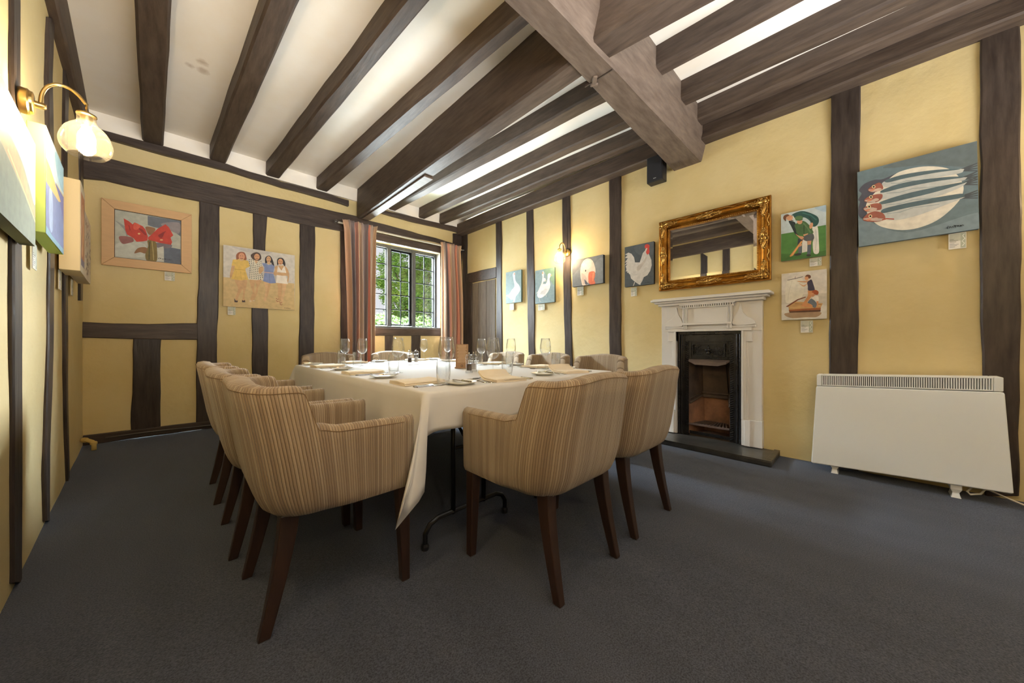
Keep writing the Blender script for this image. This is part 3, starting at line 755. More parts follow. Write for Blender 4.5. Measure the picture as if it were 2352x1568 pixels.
def tablecloth():
    z1 = TT+.004
    st = []                                             # (edge x, edge y, hem x, hem y, hem z, mid or None)
    def run(p, q, n, drop, out, amp, ph):
        for i in range(n):
            f = i/n; x = lerp(p[0], q[0], f); y = lerp(p[1], q[1], f)
            L = math.hypot(q[0]-p[0], q[1]-p[1]); nx, ny = (q[1]-p[1])/L, -(q[0]-p[0])/L
            s = f*L; wv = amp*(math.sin(s*19+ph)+.6*math.sin(s*31+ph*2)+.5*math.sin(s*7))
            st.append((x, y, x+nx*(out+wv), y+ny*(out+wv), z1-(drop(f) if callable(drop) else drop), None))
    # anticlockwise seen from above, starting on the near side just right of the near-left corner
    run((.86, TY0), (TX1-.05, TY0), 26, lambda f: .172+.012*math.sin(f*9), .014, .005, .4)
    for k in range(5):
        a = -PI/2+PI/2*k/4; r = .03; st.append((TX1-r+r*math.cos(a), TY0+r+r*math.sin(a), TX1-r+.06*math.cos(a)*1.3, TY0+r+.06*math.sin(a)*1.3, z1-.26, None))
    run((TX1, TY0+.06), (TX1, TY1-.06), 40, .3, .02, .012, 1.3)
    for k in range(5):
        a = PI/2*k/4; r = .03; st.append((TX1-r+r*math.cos(a), TY1-r+r*math.sin(a), TX1-r+.1*math.cos(a), TY1-r+.1*math.sin(a), z1-.4, None))
    run((TX1-.06, TY1), (TX0+.06, TY1), 26, .3, .02, .01, 2.1)
    for k in range(7):
        a = PI/2+PI/2*k/6; r = .03; e = 1-abs(k-3)/3
        st.append((TX0+r+r*math.cos(a), TY1-r+r*math.sin(a), TX0+r+(.07+.12*e)*math.cos(a), TY1-r+(.07+.12*e)*math.sin(a), z1-.3-.16*e, None))
    run((TX0, TY1-.06), (TX0, 1.48), 54, .40, .022, .010, .2)
    # the long corner: the cloth swings out over the near arm of the first chair and ends in a point
    st.extend([
     (TX0-.004, 1.44, .760, 1.43, .42, (.775, 1.43, .60)),
     (TX0-.006, 1.41, .735, 1.36, .46, (.765, 1.37, .62)),
     (TX0-.007, 1.39, .660, 1.266, .43, (.715, 1.300, .62)),
     (TX0-.007, 1.38, .588, 1.258, .275, (.690, 1.287, .56)),
     (TX0-.006, 1.372, .640, 1.258, .315, (.710, 1.286, .56)),
     (TX0-.004, 1.366, .690, 1.262, .350, (.728, 1.292, .56)),
     (TX0+.000, 1.360, .722, 1.275, .375, (.745, 1.305, .58)),
     (TX0+.008, 1.356, .742, 1.296, .45, (.760, 1.318, .62)),
     (TX0+.018, 1.354, .762, 1.322, .59, (.775, 1.335, .69)),
     (TX0+.030, 1.353, .800, 1.336, .596, (.810, 1.345, .69)),
     (TX0+.050, 1.354, .832, 1.340, .598, None)])
    rows = []
    for ex, ey, hx, hy, hz, md in st:
        col = []
        e = Vector((ex, ey, z1)); hp = Vector((hx, hy, hz))
        ctr = Vector(((TX0+TX1)/2, (TY0+TY1)/2, z1)); inn = (ctr-e); inn.z = 0; inn = inn.normalized()
        col.append(e+inn*.03+Vector((0, 0, .001))); col.append(e+inn*.010+Vector((0, 0, -.0005)))
        K = 9
        m_ = Vector(md) if md else (e*.45+hp*.55+Vector((0, 0, 0)))
        ctl = [e+Vector((0, 0, -.008)), m_, hp]
        for k in range(K+1):
            f = k/K
            if md: p = ctl[0]*(1-f)**2+ctl[1]*2*f*(1-f)+ctl[2]*f*f
            else:
                p = ctl[0].lerp(ctl[2], f); 
                q = ctl[0].lerp(Vector((hx, hy, 0)), f**.75); p.x, p.y = q.x, q.y
            col.append(p)
        rows.append(col)
    mb = MB(); ids = [[mb.vert(p) for p in c] for c in rows]; n = len(ids)
    for i in range(n):
        a, b = ids[i], ids[(i+1) % n]
        for k in range(len(a)-1): mb.face([a[k], b[k], b[k+1], a[k+1]])
    # flat top with a few soft creases, joined to the inner ring
    mb.face([c[0] for c in ids])
    o = mb.build('tablecloth', cloth_m, smooth='all')
    md = o.modifiers.new('thickness', 'SOLIDIFY'); md.thickness = .0016; md.offset = 1
    return tag(o, 'white linen tablecloth draped over the long dining table, one corner hanging low', 'tablecloth')
tablecloth()
TZ = TT+.0065

# ================================================================ TABLE SETTINGS
def make_wine_glass():
    t = empty('wine_glass', (0, 0, 0))
    MB().loft([[(r*math.cos(2*PI*k/28), r*math.sin(2*PI*k/28), z) for k in range(28)] for r, z in ((.006, .112), (.018, .116), (.032, .128), (.041, .146), (.0445, .168), (.043, .195), (.0385, .225), (.0345, .252), (.0335, .2525), (.0375, .225), (.042, .195), (.0435, .168), (.04, .147), (.031, .13), (.017, .1185), (.004, .115))], True, True).build('bowl', glass, t, smooth='all')
    MB().lathe([(.0075, .006), (.0045, .02), (.0038, .06), (.0042, .095), (.0065, .112)], 12).build('stem', glass, t, smooth='all')
    MB().lathe([(.036, 0), (.036, .0015), (.02, .004), (.0075, .0075)], 28).build('foot', glass, t, smooth='all')
    return t
def make_tumbler():
    rr = ((.0265, 0), (.0285, .004), (.034, .035), (.037, .065), (.037, .095), (.0335, .135), (.032, .1355), (.0355, .095), (.0355, .065), (.032, .036), (.0265, .022), (.0004, .02))
    return MB().loft([[(r*math.cos(2*PI*k/26), r*math.sin(2*PI*k/26), z) for k in range(26)] for r, z in rr], True, True).build('tumbler', glass, None, smooth=True, ang=.8)
def strip(mb, pts, thick=.0022):
    """flat cutlery outline: (x, halfwidth, z)"""
    rs = []
    for x, w_, z in pts: rs.append([(x, -w_, z), (x, w_, z), (x, w_*.8, z+thick), (x, -w_*.8, z+thick)])
    mb.loft(rs); return mb
def knife_mesh(L=.225):
    mb = MB(); h = L*.46
    rs = []
    for x, w_, th in ((0, .0035, .004), (.004, .0075, .0075), (h*.5, .0065, .0075), (h*.93, .0055, .007), (h, .0075, .009), (h*1.05, .0045, .005)):
        rs.append([(x, -w_, .0005), (x, w_, .0005), (x, w_*.8, th), (x, -w_*.8, th)])
    mb.loft(rs)
    strip(mb, [(h*1.05, .004, .002), (h*1.12, .0085, .002), (L*.85, .0095, .002), (L*.95, .007, .002), (L, .0015, .002)], .0016)
    return mb
def fork_mesh(L=.205):
    mb = MB(); 
    strip(mb, [(0, .005, .001), (.006, .0075, .001), (.03, .0065, .003), (L*.42, .0032, .007), (L*.60, .003, .007), (L*.66, .008, .003), (L*.72, .0115, .001), (L*.76, .012, .001)], .0026)
    for k in range(4):
        y = -.0095+.00633*k
        rs = []
        for x, w_, z in ((L*.755, .0024, .001), (L*.88, .0019, .0025), (L, .0008, .007)): rs.append([(x, y-w_, z), (x, y+w_, z), (x, y+w_, z+.0022), (x, y-w_, z+.0022)])
        mb.loft(rs)
    return mb
def spoon_mesh(L=.17):
    mb = strip(MB(), [(0, .005, .001), (.006, .007, .001), (L*.5, .003, .006), (L*.68, .003, .005)], .0024)
    rs = []
    for k in range(7):
        f = k/6; w_ = .016*math.sin(PI*min(.98, .08+f*.9))**.7; rs.append([(L*.67+L*.33*f, -w_, .004), (L*.67+L*.33*f, 0, .0005), (L*.67+L*.33*f, w_, .004), (L*.67+L*.33*f, 0, .0022)])
    mb.loft(rs); return mb
def make_plate():
    return MB().lathe([(.045, 0), (.048, .004), (.075, .012), (.082, .0165), (.082, .0185), (.074, .0145), (.047, .0065), (.0004, .006)], 36).build('side_plate', china, None, smooth=True, ang=.9)
def make_napkin(seed, curl):
    """folded cloth lying flat, layers fanning at one edge and one end curling up"""
    rnd = random.Random(seed); mb = MB(); w_, l = .098, .115
    for layer in range(2):
        rings = []; z0 = .001+layer*.0085
        for i in range(11):
            f = i/10; y = lerp(-l, l, f); up = (curl*max(0, (f-.62)/.38)**2)
            wob = .003*math.sin(f*6+layer+seed)
            hw = w_-.004*layer
            rings.append([(-hw+wob, y, z0+up), (hw+wob, y, z0+up), (hw+wob+.003, y, z0+.004+up), (hw+wob, y, z0+.008+up), (0, y, z0+.0095+up+.003*math.sin(f*5+seed)), (-hw+wob, y, z0+.008+up), (-hw+wob-.003, y, z0+.004+up)])
        mb.loft(rings)
    return mb.build('napkin', napkin_m, None, smooth=True, ang=.9)
P = {'wine': make_wine_glass(), 'tumbler': make_tumbler(), 'knife': knife_mesh().build('table_knife', steel, None, smooth=True, ang=.7), 'sknife': knife_mesh(.2).build('starter_knife', steel, None, smooth=True, ang=.7),
     'fork': fork_mesh().build('table_fork', steel, None, smooth=True, ang=.7), 'dfork': fork_mesh(.175).build('dessert_fork', steel, None, smooth=True, ang=.7),
     'spoon': spoon_mesh().build('dessert_spoon', steel, None, smooth=True, ang=.7), 'bknife': knife_mesh(.17).build('butter_knife', steel, None, smooth=True, ang=.7),
     'plate': make_plate(), 'nap': make_napkin(1, .004), 'napc': make_napkin(2, .035)}
used = set()
def put(key, loc, rz, label, cat, group):
    o = P[key] if key not in used else copy_tree(P[key])
    used.add(key); o.location = loc; o.rotation_euler = (0, 0, rz); return tag(o, label, cat, group)
# each setting: napkin centre (x, y), facing angle of the diner (0 = facing +y), wine glass and tumbler spots, wording
S = [
 ('near-left seat', (.92, 1.70), -PI/2, (1.045, 1.605), (.975, 1.525), 'nap'),
 ('middle left-side seat', (.925, 2.50), -PI/2, (1.12, 2.35), (1.065, 2.30), 'nap'),
 ('far left-side seat', (.93, 3.34), -PI/2, (1.19, 3.22), (1.10, 3.10), 'nap'),
 ('near-end left seat', (1.36, 1.50), 0, (1.475, 1.71), (1.52, 1.62), 'napc'),
 ('near-end right seat', (2.05, 1.53), 0, (2.10, 1.79), (2.19, 1.755), 'napc'),
 ('nearest right-side seat', (2.255, 2.0), PI/2, (2.10, 2.19), (2.14, 2.25), 'nap'),
 ('middle right-side seat', (2.26, 2.62), PI/2, (2.03, 2.52), (2.08, 2.62), 'nap'),
 ('far right-side seat', (2.26, 3.3), PI/2, (2.10, 3.2), None, 'nap'),
 ('far-end left seat', (1.30, 3.73), PI, (1.13, 3.50), (1.13, 3.60), 'nap'),
 ('far-end right seat', (2.02, 3.73), PI, (1.99, 3.52), None, 'nap'),
]
for k, (nm, (nx, ny), rz, wg, tb, nk) in enumerate(S):
    rnd = random.Random(k+3)
    R = Matrix.Rotation(rz, 3, 'Z')
    def at(dx, dy, dz=0): v = R @ Vector((dx, dy, 0)); return (nx+v.x, ny+v.y, TZ+dz)
    j = lambda a: rnd.uniform(-a, a)
    put(nk, at(0, 0), rz+j(.08)+(-.25 if nk == 'napc' else 0), 'folded cream linen napkin at the '+nm, 'napkin', 'napkins on the table')
    put('knife', at(.145, -.10), rz+PI/2+j(.05)+.03, 'steel table knife right of the napkin, '+nm, 'knife', 'table knives')
    put('sknife', at(.168, -.095), rz+PI/2+j(.05)+.03, 'outer steel starter knife beside the larger knife, '+nm, 'knife', 'starter knives')
    put('fork', at(-.140, -.085), rz+PI/2+j(.05), 'steel table fork left of the napkin, '+nm, 'fork', 'table forks')
    put('dfork', at(-.165, -.055), rz+PI/2+j(.06), 'smaller outer steel fork left of the napkin, '+nm, 'fork', 'starter forks')
    put('spoon', at(.07, .155), rz+PI+j(.08), 'steel dessert spoon lying above the napkin, '+nm, 'spoon', 'dessert spoons')
    px_ = -.30 if k not in (0, 1, 2) else -.40
    if k == 5: px_ = -.28
    if k == 9: px_ = -.22
    pd = {8: (.02, 0)}.get(k, (0, 0))
    if k == 8: pl = at(-.27, -.01)
    else: pl = at(px_, -.015)
    put('plate', pl, 0, 'small white side plate at the '+nm, 'plate', 'side plates')
    put('bknife', (pl[0], pl[1], TZ+.0195) if False else tuple(Vector(pl)+R @ Vector((.0, -.085, 0))+Vector((0, 0, .0180))), rz+PI/2+j(.25), 'steel butter knife resting on the side plate, '+nm, 'knife', 'butter knives')
    put('wine', (wg[0], wg[1], TZ), j(3), 'empty stemmed wine glass at the '+nm, 'wine glass', 'wine glasses')
    if tb: put('tumbler', (tb[0], tb[1], TZ), j(3), 'clear glass water tumbler at the '+nm, 'tumbler', 'water tumblers')
# mills and menu card
def make_mill(fill):
    t = empty('pepper_mill' if fill is pepper_m else 'salt_mill', (0, 0, 0))
    MB().lathe([(.026, 0), (.0265, .003), (.0265, .012), (.0235, .018), (.0235, .085), (.025, .09), (.025, .097), (.019, .1)], 22).build('body', acrylic, t, smooth=True, ang=.6)
    MB().lathe([(.0175, .02), (.0175, .066)], 16).build('filling', fill, t, smooth=True, ang=.6)
    MB().lathe([(.019, .1), (.0275, .106), (.029, .114), (.027, .122), (.018, .131), (.008, .136)], 22).build('head', acrylic, t, smooth=True, ang=.9)
    MB().lathe([(.003, .066), (.003, .138), (.005, .139), (.0055, .146), (.003, .15)], 10).build('spindle', steel, t, smooth=True, ang=.7)
    return t
pm = make_mill(pepper_m); sm_ = make_mill(salt_m); pm2 = copy_tree(pm); sm2 = copy_tree(sm_)
pm.location = (1.485, 1.985, TZ); tag(pm, 'clear pepper mill in front of the tan menu card, nearer pair', 'pepper mill', 'mills on the table')
sm_.location = (1.56, 2.03, TZ); tag(sm_, 'clear salt mill beside the nearer pepper mill', 'salt mill', 'mills on the table')
pm2.location = (1.63, 3.16, TZ); tag(pm2, 'clear pepper mill of the farther pair, toward the window', 'pepper mill', 'mills on the table')
sm2.location = (1.705, 3.17, TZ); tag(sm2, 'clear salt mill of the farther pair, toward the window', 'salt mill', 'mills on the table')

# ================================================================ PICTURES AND THINGS ON THE WALLS
def homog(c):
    """maps picture corners TL, TR, BR, BL (photograph crop) to the unit square"""
    d = [(0, 1), (1, 1), (1, 0), (0, 0)]; A = []; b = []
    for (x, y), (u, v) in zip(c, d):
        A += [[x, y, 1, 0, 0, 0, -u*x, -u*y], [0, 0, 0, x, y, 1, -v*x, -v*y]]; b += [u, v]
    h = np.linalg.solve(np.array(A, float), np.array(b, float))
    def f(x, y):
        w = h[6]*x+h[7]*y+1; return ((h[0]*x+h[1]*y+h[2])/w, (h[3]*x+h[4]*y+h[5])/w)
    return f
UNIT = [(0, 1), (1, 1), (1, 0), (0, 0)]
def catmull(pts, k=5):
    n = len(pts); out = []
    for i in range(n):
        p0, p1, p2, p3 = [Vector(pts[(i+j-1) % n]) for j in range(4)]
        for s in range(k):
            t = s/k
            out.append(tuple(.5*((2*p1)+(p2-p0)*t+(2*p0-5*p1+4*p2-p3)*t*t+(3*p1-p0-3*p2+p3)*t**3)))
    return out
def E(cx, cy, rx, ry, rot=0, n=22):
    c, s = math.cos(rot), math.sin(rot)
    return [(cx+rx*math.cos(2*PI*k/n)*c-ry*math.sin(2*PI*k/n)*s, cy+rx*math.cos(2*PI*k/n)*s+ry*math.sin(2*PI*k/n)*c) for k in range(n)]
def stroke(pts, w):
    L = []; Rr = []
    for i, p in enumerate(pts):
        a = Vector(pts[max(i-1, 0)]); b = Vector(pts[min(i+1, len(pts)-1)]); d = (b-a).normalized(); q = Vector((-d.y, d.x))*w/2
        L.append(tuple(Vector(p)+q)); Rr.append(tuple(Vector(p)-q))
    return L+Rr[::-1]
def art(parent, w, h, corners, shapes, y=0.0, name='painted_surface'):
    f = homog(corners); mb = MB(); cols = []
    for k, sh in enumerate(shapes):
        col, pts = sh[0], sh[1]
        if len(sh) > 2 and sh[2] == 's': pts = catmull(pts)
        q = []
        for p in pts:
            u, v = f(*p); u = min(1, max(0, u)); v = min(1, max(0, v))
            q.append(mb.vert(((u-.5)*w, y-.00004*(k+1), (v-.5)*h)))
        mb.face(q); cols.append(col)
    me = bpy.data.meshes.new(name); me.from_pydata(mb.v, [], mb.f); me.materials.append(paint_m)
    ca = me.color_attributes.new('Col', 'FLOAT_COLOR', 'CORNER')
    for p in me.polygons:
        c = (*lin(cols[p.index]), 1)
        for li in p.loop_indices: ca.data[li].color = c
    o = bpy.data.objects.new(name, me); COL.objects.link(o); o.parent = parent; return o
def spot(w, px, D):
    P_ = [on_wall(w, *p, D) for p in px]
    a = sum(p[0] for p in P_)/4; z = sum(p[1] for p in P_)/4
    wd = (abs(P_[1][0]-P_[0][0])+abs(P_[2][0]-P_[3][0]))/2; ht = (abs(P_[0][1]-P_[3][1])+abs(P_[1][1]-P_[2][1]))/2
    return a, z, wd, ht
def canvas(w, px, D, crop, shapes, label, edge=canvas_edge, name='painting', tilt=0.0, size=None):
    if size: a, z, wd, ht = size
    else: a, z, wd, ht = spot(w, px, D)
    t = empty(name, WP(w, a, z, .012 if w == 'right' else .019), WROT[w], label, 'picture', None)
    MB().box(-wd/2, -D+.012, -ht/2, wd/2, 0, ht/2).build('canvas', edge, t, bevel=.003)
    art(t, wd, ht, crop, shapes, -D+.0118)
    if tilt: t.rotation_euler = (0, tilt, WROT[w])
    return t, wd, ht
def rect(x0, y0, x1, y1): return [(x0, y0), (x1, y0), (x1, y1), (x0, y1)]
def label_card(w, px, label, D=.022, size=None):
    if size: a, z, wd, ht = size
    else: a, z, wd, ht = spot(w, px, D)
    t = empty('label_card', WP(w, a, z, D), WROT[w], label, 'label', 'picture labels')
    MB().box(-wd/2, 0, -ht/2, wd/2, .003, ht/2).build('card', white_paper, t)
    sh = [((196, 196, 176), rect(.04, .5, .68, .97)), ((176, 180, 158), rect(.68, .04, .97, .97)), ((226, 226, 216), stroke([(.78, .15), (.9, .3), (.76, .45), (.92, .6), (.8, .8), (.9, .9)], .05))]
    for k, y in enumerate((.60, .52, .44, .34, .27, .20, .12)): sh.append(((150, 146, 146) if k > 2 else (130, 124, 110), rect(.06, y, .3+.35*((k*37 % 10)/10), y+.028)))
    art(t, wd, ht, UNIT, sh, 0, 'print')
    return t
def sig(x0, y0, x1, y1, w):
    n = 48; return stroke([(lerp(x0, x1, k/n)+w*.5*math.sin(k*1.4), lerp(y0, y1, k/n)+(w*(1.3 if k in range(0, 8) or k in range(20, 27) else .55))*math.sin(k*1.1)) for k in range(n+1)], w*.32)

# --- single goose
c = [(172, 470), (470, 412), (490, 1030), (197, 1070)]
canvas('right', [(1160.5, 626), (1196, 619), (1198.3, 692.6), (1163.5, 697.4)], .04, c, [
 ((124, 146, 146), c), ((132, 154, 154), [(172, 470), (330, 440), (340, 900), (190, 1000)]),
 ((228, 228, 226), [(312, 510), (330, 468), (352, 480), (357, 580), (380, 650), (440, 720), (462, 800), (430, 870), (385, 930), (366, 1020), (345, 1030), (335, 990), (290, 990), (240, 940), (195, 920), (210, 900), (250, 890), (300, 810), (350, 740), (335, 650), (320, 570)], 's'),
 ((204, 208, 210), [(300, 880), (360, 820), (410, 860), (360, 930), (310, 940)], 's'), ((226, 160, 136), E(341, 498, 13, 22)), ((214, 150, 110), rect(335, 1020, 345, 1045))],
 'teal canvas of one white goose, beside the plank door', mat('teal_canvas_edge', (74, 96, 92), .8))
# --- three geese
c = [(735, 440), (1115, 362), (1130, 1030), (765, 1078)]
canvas('right', [(1227.5, 622.4), (1272.7, 613), (1274.5, 692.6), (1231, 698.3)], .04, c, [
 ((124, 146, 150), c), ((120, 150, 126), [(900, 408), (1115, 362), (1122, 700), (1040, 620)], 's'),
 ((222, 216, 210), [(768, 880), (800, 850), (830, 780), (870, 680), (885, 560), (872, 500), (890, 448), (913, 480), (908, 600), (900, 690), (830, 840)], 's'),
 ((230, 224, 220), [(795, 900), (840, 790), (900, 700), (955, 690), (985, 600), (988, 510), (1030, 488), (1052, 520), (1025, 600), (1040, 720), (1010, 830), (930, 930), (835, 965)], 's'),
 ((206, 204, 202), [(850, 880), (930, 800), (990, 790), (930, 890)], 's'), ((228, 222, 216), E(925, 615, 26, 36)), ((190, 190, 180), E(946, 632, 16, 18)),
 ((222, 160, 96), [(1042, 512), (1076, 526), (1044, 545)]), ((206, 150, 110), E(889, 482, 13, 20)), ((190, 186, 180), stroke([(840, 950), (850, 1030), (880, 1032)], 8)), ((190, 186, 180), stroke([(965, 905), (972, 940)], 8))],
 'teal canvas of a huddle of white geese, left of the small wall lamp', mat('teal_dark_canvas_edge', (56, 72, 70), .8))
# --- goose head
c = [(1450, 240), (2035, 125), (2085, 665), (1480, 745)]
canvas('right', [(1312.6, 598.6), (1382.3, 585), (1388.2, 649), (1316.2, 658.7)], .055, c, [
 ((108, 114, 120), c), ((96, 98, 104), [(1500, 232), (1800, 172), (1700, 260), (1560, 420), (1470, 500)], 's'), ((122, 128, 134), [(1900, 300), (2050, 200), (2080, 640), (1930, 660)], 's'),
 ((224, 204, 188), [(1618, 420), (1640, 290), (1700, 215), (1770, 200), (1840, 240), (1888, 330), (1915, 470), (1800, 470), (1790, 600), (1785, 705), (1690, 722), (1650, 620), (1628, 520)], 's'),
 ((238, 222, 208), [(1660, 320), (1740, 230), (1820, 260), (1800, 380), (1700, 400)], 's'), ((200, 180, 168), [(1640, 480), (1720, 520), (1760, 620), (1700, 700), (1660, 600)], 's'),
 ((84, 90, 104), [(1712, 600), (1760, 640), (1792, 690), (1740, 695)], 's'), ((222, 112, 78), [(1790, 470), (1890, 445), (1915, 520), (1905, 600), (1932, 680), (1850, 700), (1795, 640)], 's'),
 ((236, 140, 100), [(1860, 480), (1895, 470), (1890, 600), (1870, 620)], 's'), ((66, 60, 60), E(1720, 430, 11, 20))],
 'grey canvas close-up of a goose head with an orange beak', mat('slate_canvas_edge', (44, 50, 52), .8))
# --- rooster
c = [(150, 310), (900, 165), (935, 1250), (185, 1330)]
canvas('right', [(1433.4, 567.7), (1500.4, 554.7), (1503.5, 651.6), (1436.5, 658.8)], .045, c, [
 ((74, 82, 88), c), ((84, 92, 98), [(400, 300), (880, 180), (880, 500), (560, 520)], 's'),
 ((206, 202, 196), [(165, 495), (250, 445), (330, 475), (400, 570), (430, 700), (550, 702), (590, 580), (620, 470), (690, 385), (740, 345), (785, 500), (850, 640), (862, 780), (830, 920), (760, 1030), (670, 1080), (630, 1180), (580, 1270), (540, 1260), (440, 1190), (340, 1110), (310, 1000), (290, 1000), (270, 960), (235, 965), (240, 920), (200, 930), (215, 870), (190, 800), (235, 740), (165, 770), (220, 690), (165, 700), (240, 590), (165, 580), (230, 510)]),
 ((190, 182, 172), [(480, 890), (510, 780), (600, 720), (720, 560), (700, 680), (620, 800), (540, 910)], 's'), ((184, 184, 184), stroke([(330, 960), (420, 1030), (520, 990)], 10)), ((192, 192, 190), stroke([(640, 960), (720, 900), (800, 840)], 9)),
 ((208, 72, 64), [(670, 270), (720, 235), (790, 270), (785, 350), (795, 450), (745, 505), (705, 440), (735, 350), (680, 340)], 's'), ((226, 206, 180), stroke([(690, 390), (705, 355), (735, 342)], 16)),
 ((220, 214, 206), stroke([(440, 1200), (405, 1300)], 16)), ((220, 214, 206), stroke([(560, 1240), (585, 1275)], 14)), ((40, 44, 48), sig(690, 1225, 880, 1210, 10))],
 'dark canvas of a white cockerel with a red comb, left of the gilt mirror', mat('charcoal_canvas_edge', (36, 38, 40), .8))
# --- cricket lesson
c = [(70, 165), (612, 60), (615, 660), (75, 730)]
skin = (214, 158, 122)
canvas('right', [(1793.4, 491.6), (1897, 471.5), (1897.7, 586.4), (1794.4, 599.8)], .035, c, [
 ((192, 206, 208), c), ((172, 194, 206), [(480, 86), (612, 60), (612, 140), (520, 120)], 's'), ((78, 130, 64), [(75, 402), (220, 380), (510, 316), (612, 298), (615, 660), (75, 730)]), ((66, 112, 52), [(75, 640), (400, 640), (615, 600), (615, 660), (75, 730)]),
 ((226, 222, 212), [(450, 330), (510, 312), (528, 500), (528, 628), (470, 632), (455, 520), (465, 450)], 's'), ((222, 218, 208), [(330, 455), (385, 440), (398, 612), (328, 628)]), ((190, 188, 182), stroke([(490, 350), (500, 480), (490, 600)], 8)),
 ((34, 48, 50), [(165, 245), (240, 262), (255, 330), (290, 400), (250, 412), (195, 310)], 's'),
 ((40, 84, 80), [(200, 175), (300, 130), (390, 140), (500, 190), (528, 240), (515, 290), (478, 318), (440, 306), (420, 250), (350, 205), (255, 215)], 's'), ((60, 112, 106), stroke([(330, 150), (430, 180), (500, 240)], 16)), ((26, 58, 56), stroke([(410, 200), (450, 260), (450, 300)], 10)),
 (skin, E(172, 206, 42, 34, .3)), ((110, 70, 46), [(98, 215), (108, 180), (150, 165), (170, 180), (135, 200), (130, 248)], 's'), ((96, 60, 40), stroke([(190, 238), (222, 242)], 8)), ((230, 222, 200), stroke([(210, 180), (238, 225)], 9)),
 ((86, 92, 96), [(355, 430), (450, 400), (472, 450), (445, 488), (385, 490), (345, 470)], 's'), ((62, 66, 72), [(280, 455), (330, 470), (318, 520), (272, 535)]),
 ((72, 106, 66), [(240, 290), (330, 246), (400, 285), (458, 370), (450, 395), (345, 412), (270, 404), (250, 345)], 's'), ((92, 128, 84), stroke([(340, 270), (400, 340), (430, 390)], 18)), ((50, 80, 48), stroke([(350, 300), (350, 400)], 12)),
 (skin, E(298, 256, 33, 30)), ((82, 118, 76), E(288, 212, 50, 28, -.1)), ((60, 90, 58), stroke([(250, 236), (300, 240), (335, 228)], 9)), (skin, E(436, 305, 20, 38, .3)),
 (skin, [(250, 400), (290, 425), (345, 440), (342, 472), (310, 460), (270, 425)], 's'), (skin, E(325, 450, 22, 20)), (skin, [(340, 412), (400, 396), (398, 408), (350, 430)]),
 (skin, [(390, 488), (440, 485), (435, 530), (395, 535)]), (skin, [(290, 520), (325, 520), (325, 548), (285, 560)]), ((92, 102, 114), [(285, 560), (325, 545), (325, 630), (283, 640)]), ((92, 102, 114), [(393, 540), (440, 530), (432, 640), (390, 650)]),
 ((48, 48, 48), E(278, 648, 46, 14, -.15)), ((48, 48, 48), E(408, 660, 28, 14)), ((206, 142, 78), [(318, 484), (336, 492), (222, 660), (190, 676), (178, 668)]), ((230, 172, 108), stroke([(322, 495), (205, 660)], 8)), ((120, 70, 40), stroke([(326, 490), (345, 455)], 8)), ((54, 90, 46), sig(115, 703, 200, 688, 5))],
 'canvas of a man teaching a boy in green to bat at cricket', mat('white_green_canvas_edge', (150, 160, 140), .8))
# --- two boys on a raft
c = [(78, 880), (620, 825), (622, 1418), (80, 1435)]
leg = (206, 142, 92)
canvas('right', [(1795, 628.5), (1898.7, 618), (1899, 731.5), (1795.3, 734.7)], .035, c, [
 ((220, 212, 200), c), ((204, 196, 182), [(79, 1130), (621, 1115), (622, 1418), (80, 1435)]), ((214, 208, 196), [(79, 1250), (300, 1240), (621, 1260), (622, 1418), (80, 1435)]),
 ((228, 222, 206), [(145, 962), (240, 950), (335, 945), (330, 1150), (150, 1232), (125, 1140)], 's'), ((200, 196, 180), stroke([(205, 965), (170, 1090), (155, 1200)], 4)),
 ((166, 136, 106), [(150, 1348), (535, 1338), (505, 1398), (360, 1402), (220, 1412), (130, 1385)], 's'), ((198, 154, 98), [(160, 1272), (250, 1212), (575, 1236), (548, 1290), (350, 1300), (170, 1312)]), ((152, 88, 46), [(165, 1310), (552, 1286), (548, 1336), (175, 1347)]), ((84, 52, 34), [(172, 1330), (548, 1312), (548, 1336), (175, 1347)]), ((220, 180, 124), stroke([(180, 1285), (550, 1262)], 7)), ((130, 86, 52), stroke([(240, 1240), (560, 1252)], 5)),
 ((56, 50, 50), stroke([(148, 955), (240, 938), (335, 915)], 6)), ((56, 50, 50), stroke([(240, 940), (246, 912)], 5)), ((120, 66, 42), [(130, 1272), (270, 1185), (365, 1155), (375, 1164), (280, 1196), (152, 1278)]),
 (leg, [(400, 1078), (475, 1078), (420, 1180), (345, 1265), (318, 1262), (392, 1150)], 's'), ((216, 164, 120), [(265, 966), (330, 968), (395, 962), (430, 950), (440, 965), (400, 992), (345, 1035), (285, 988), (340, 1018), (385, 990), (300, 980)], 's'),
 ((58, 54, 78), [(388, 985), (415, 960), (440, 952), (462, 1010), (477, 1060), (472, 1080), (402, 1080), (395, 1030)], 's'), ((216, 156, 112), E(380, 934, 24, 25)), ((108, 60, 36), [(362, 915), (385, 892), (425, 900), (428, 930), (405, 938), (395, 915)], 's'),
 ((230, 224, 214), [(450, 1160), (515, 1148), (523, 1210), (470, 1232)], 's'), ((206, 146, 104), E(452, 1130, 26, 28)), ((166, 82, 42), [(440, 1100), (480, 1074), (522, 1095), (515, 1132), (480, 1130), (462, 1112)], 's'),
 ((96, 106, 116), [(395, 1222), (440, 1180), (500, 1232), (490, 1285), (455, 1280), (420, 1245)], 's'), (leg, [(330, 1265), (400, 1235), (450, 1260), (440, 1282), (360, 1278)], 's'), (leg, [(498, 1210), (523, 1210), (520, 1270), (505, 1272)])],
 'cream canvas of two boys on a wooden raft, below the cricket picture', mat('white_canvas_edge', (222, 218, 208), .8))
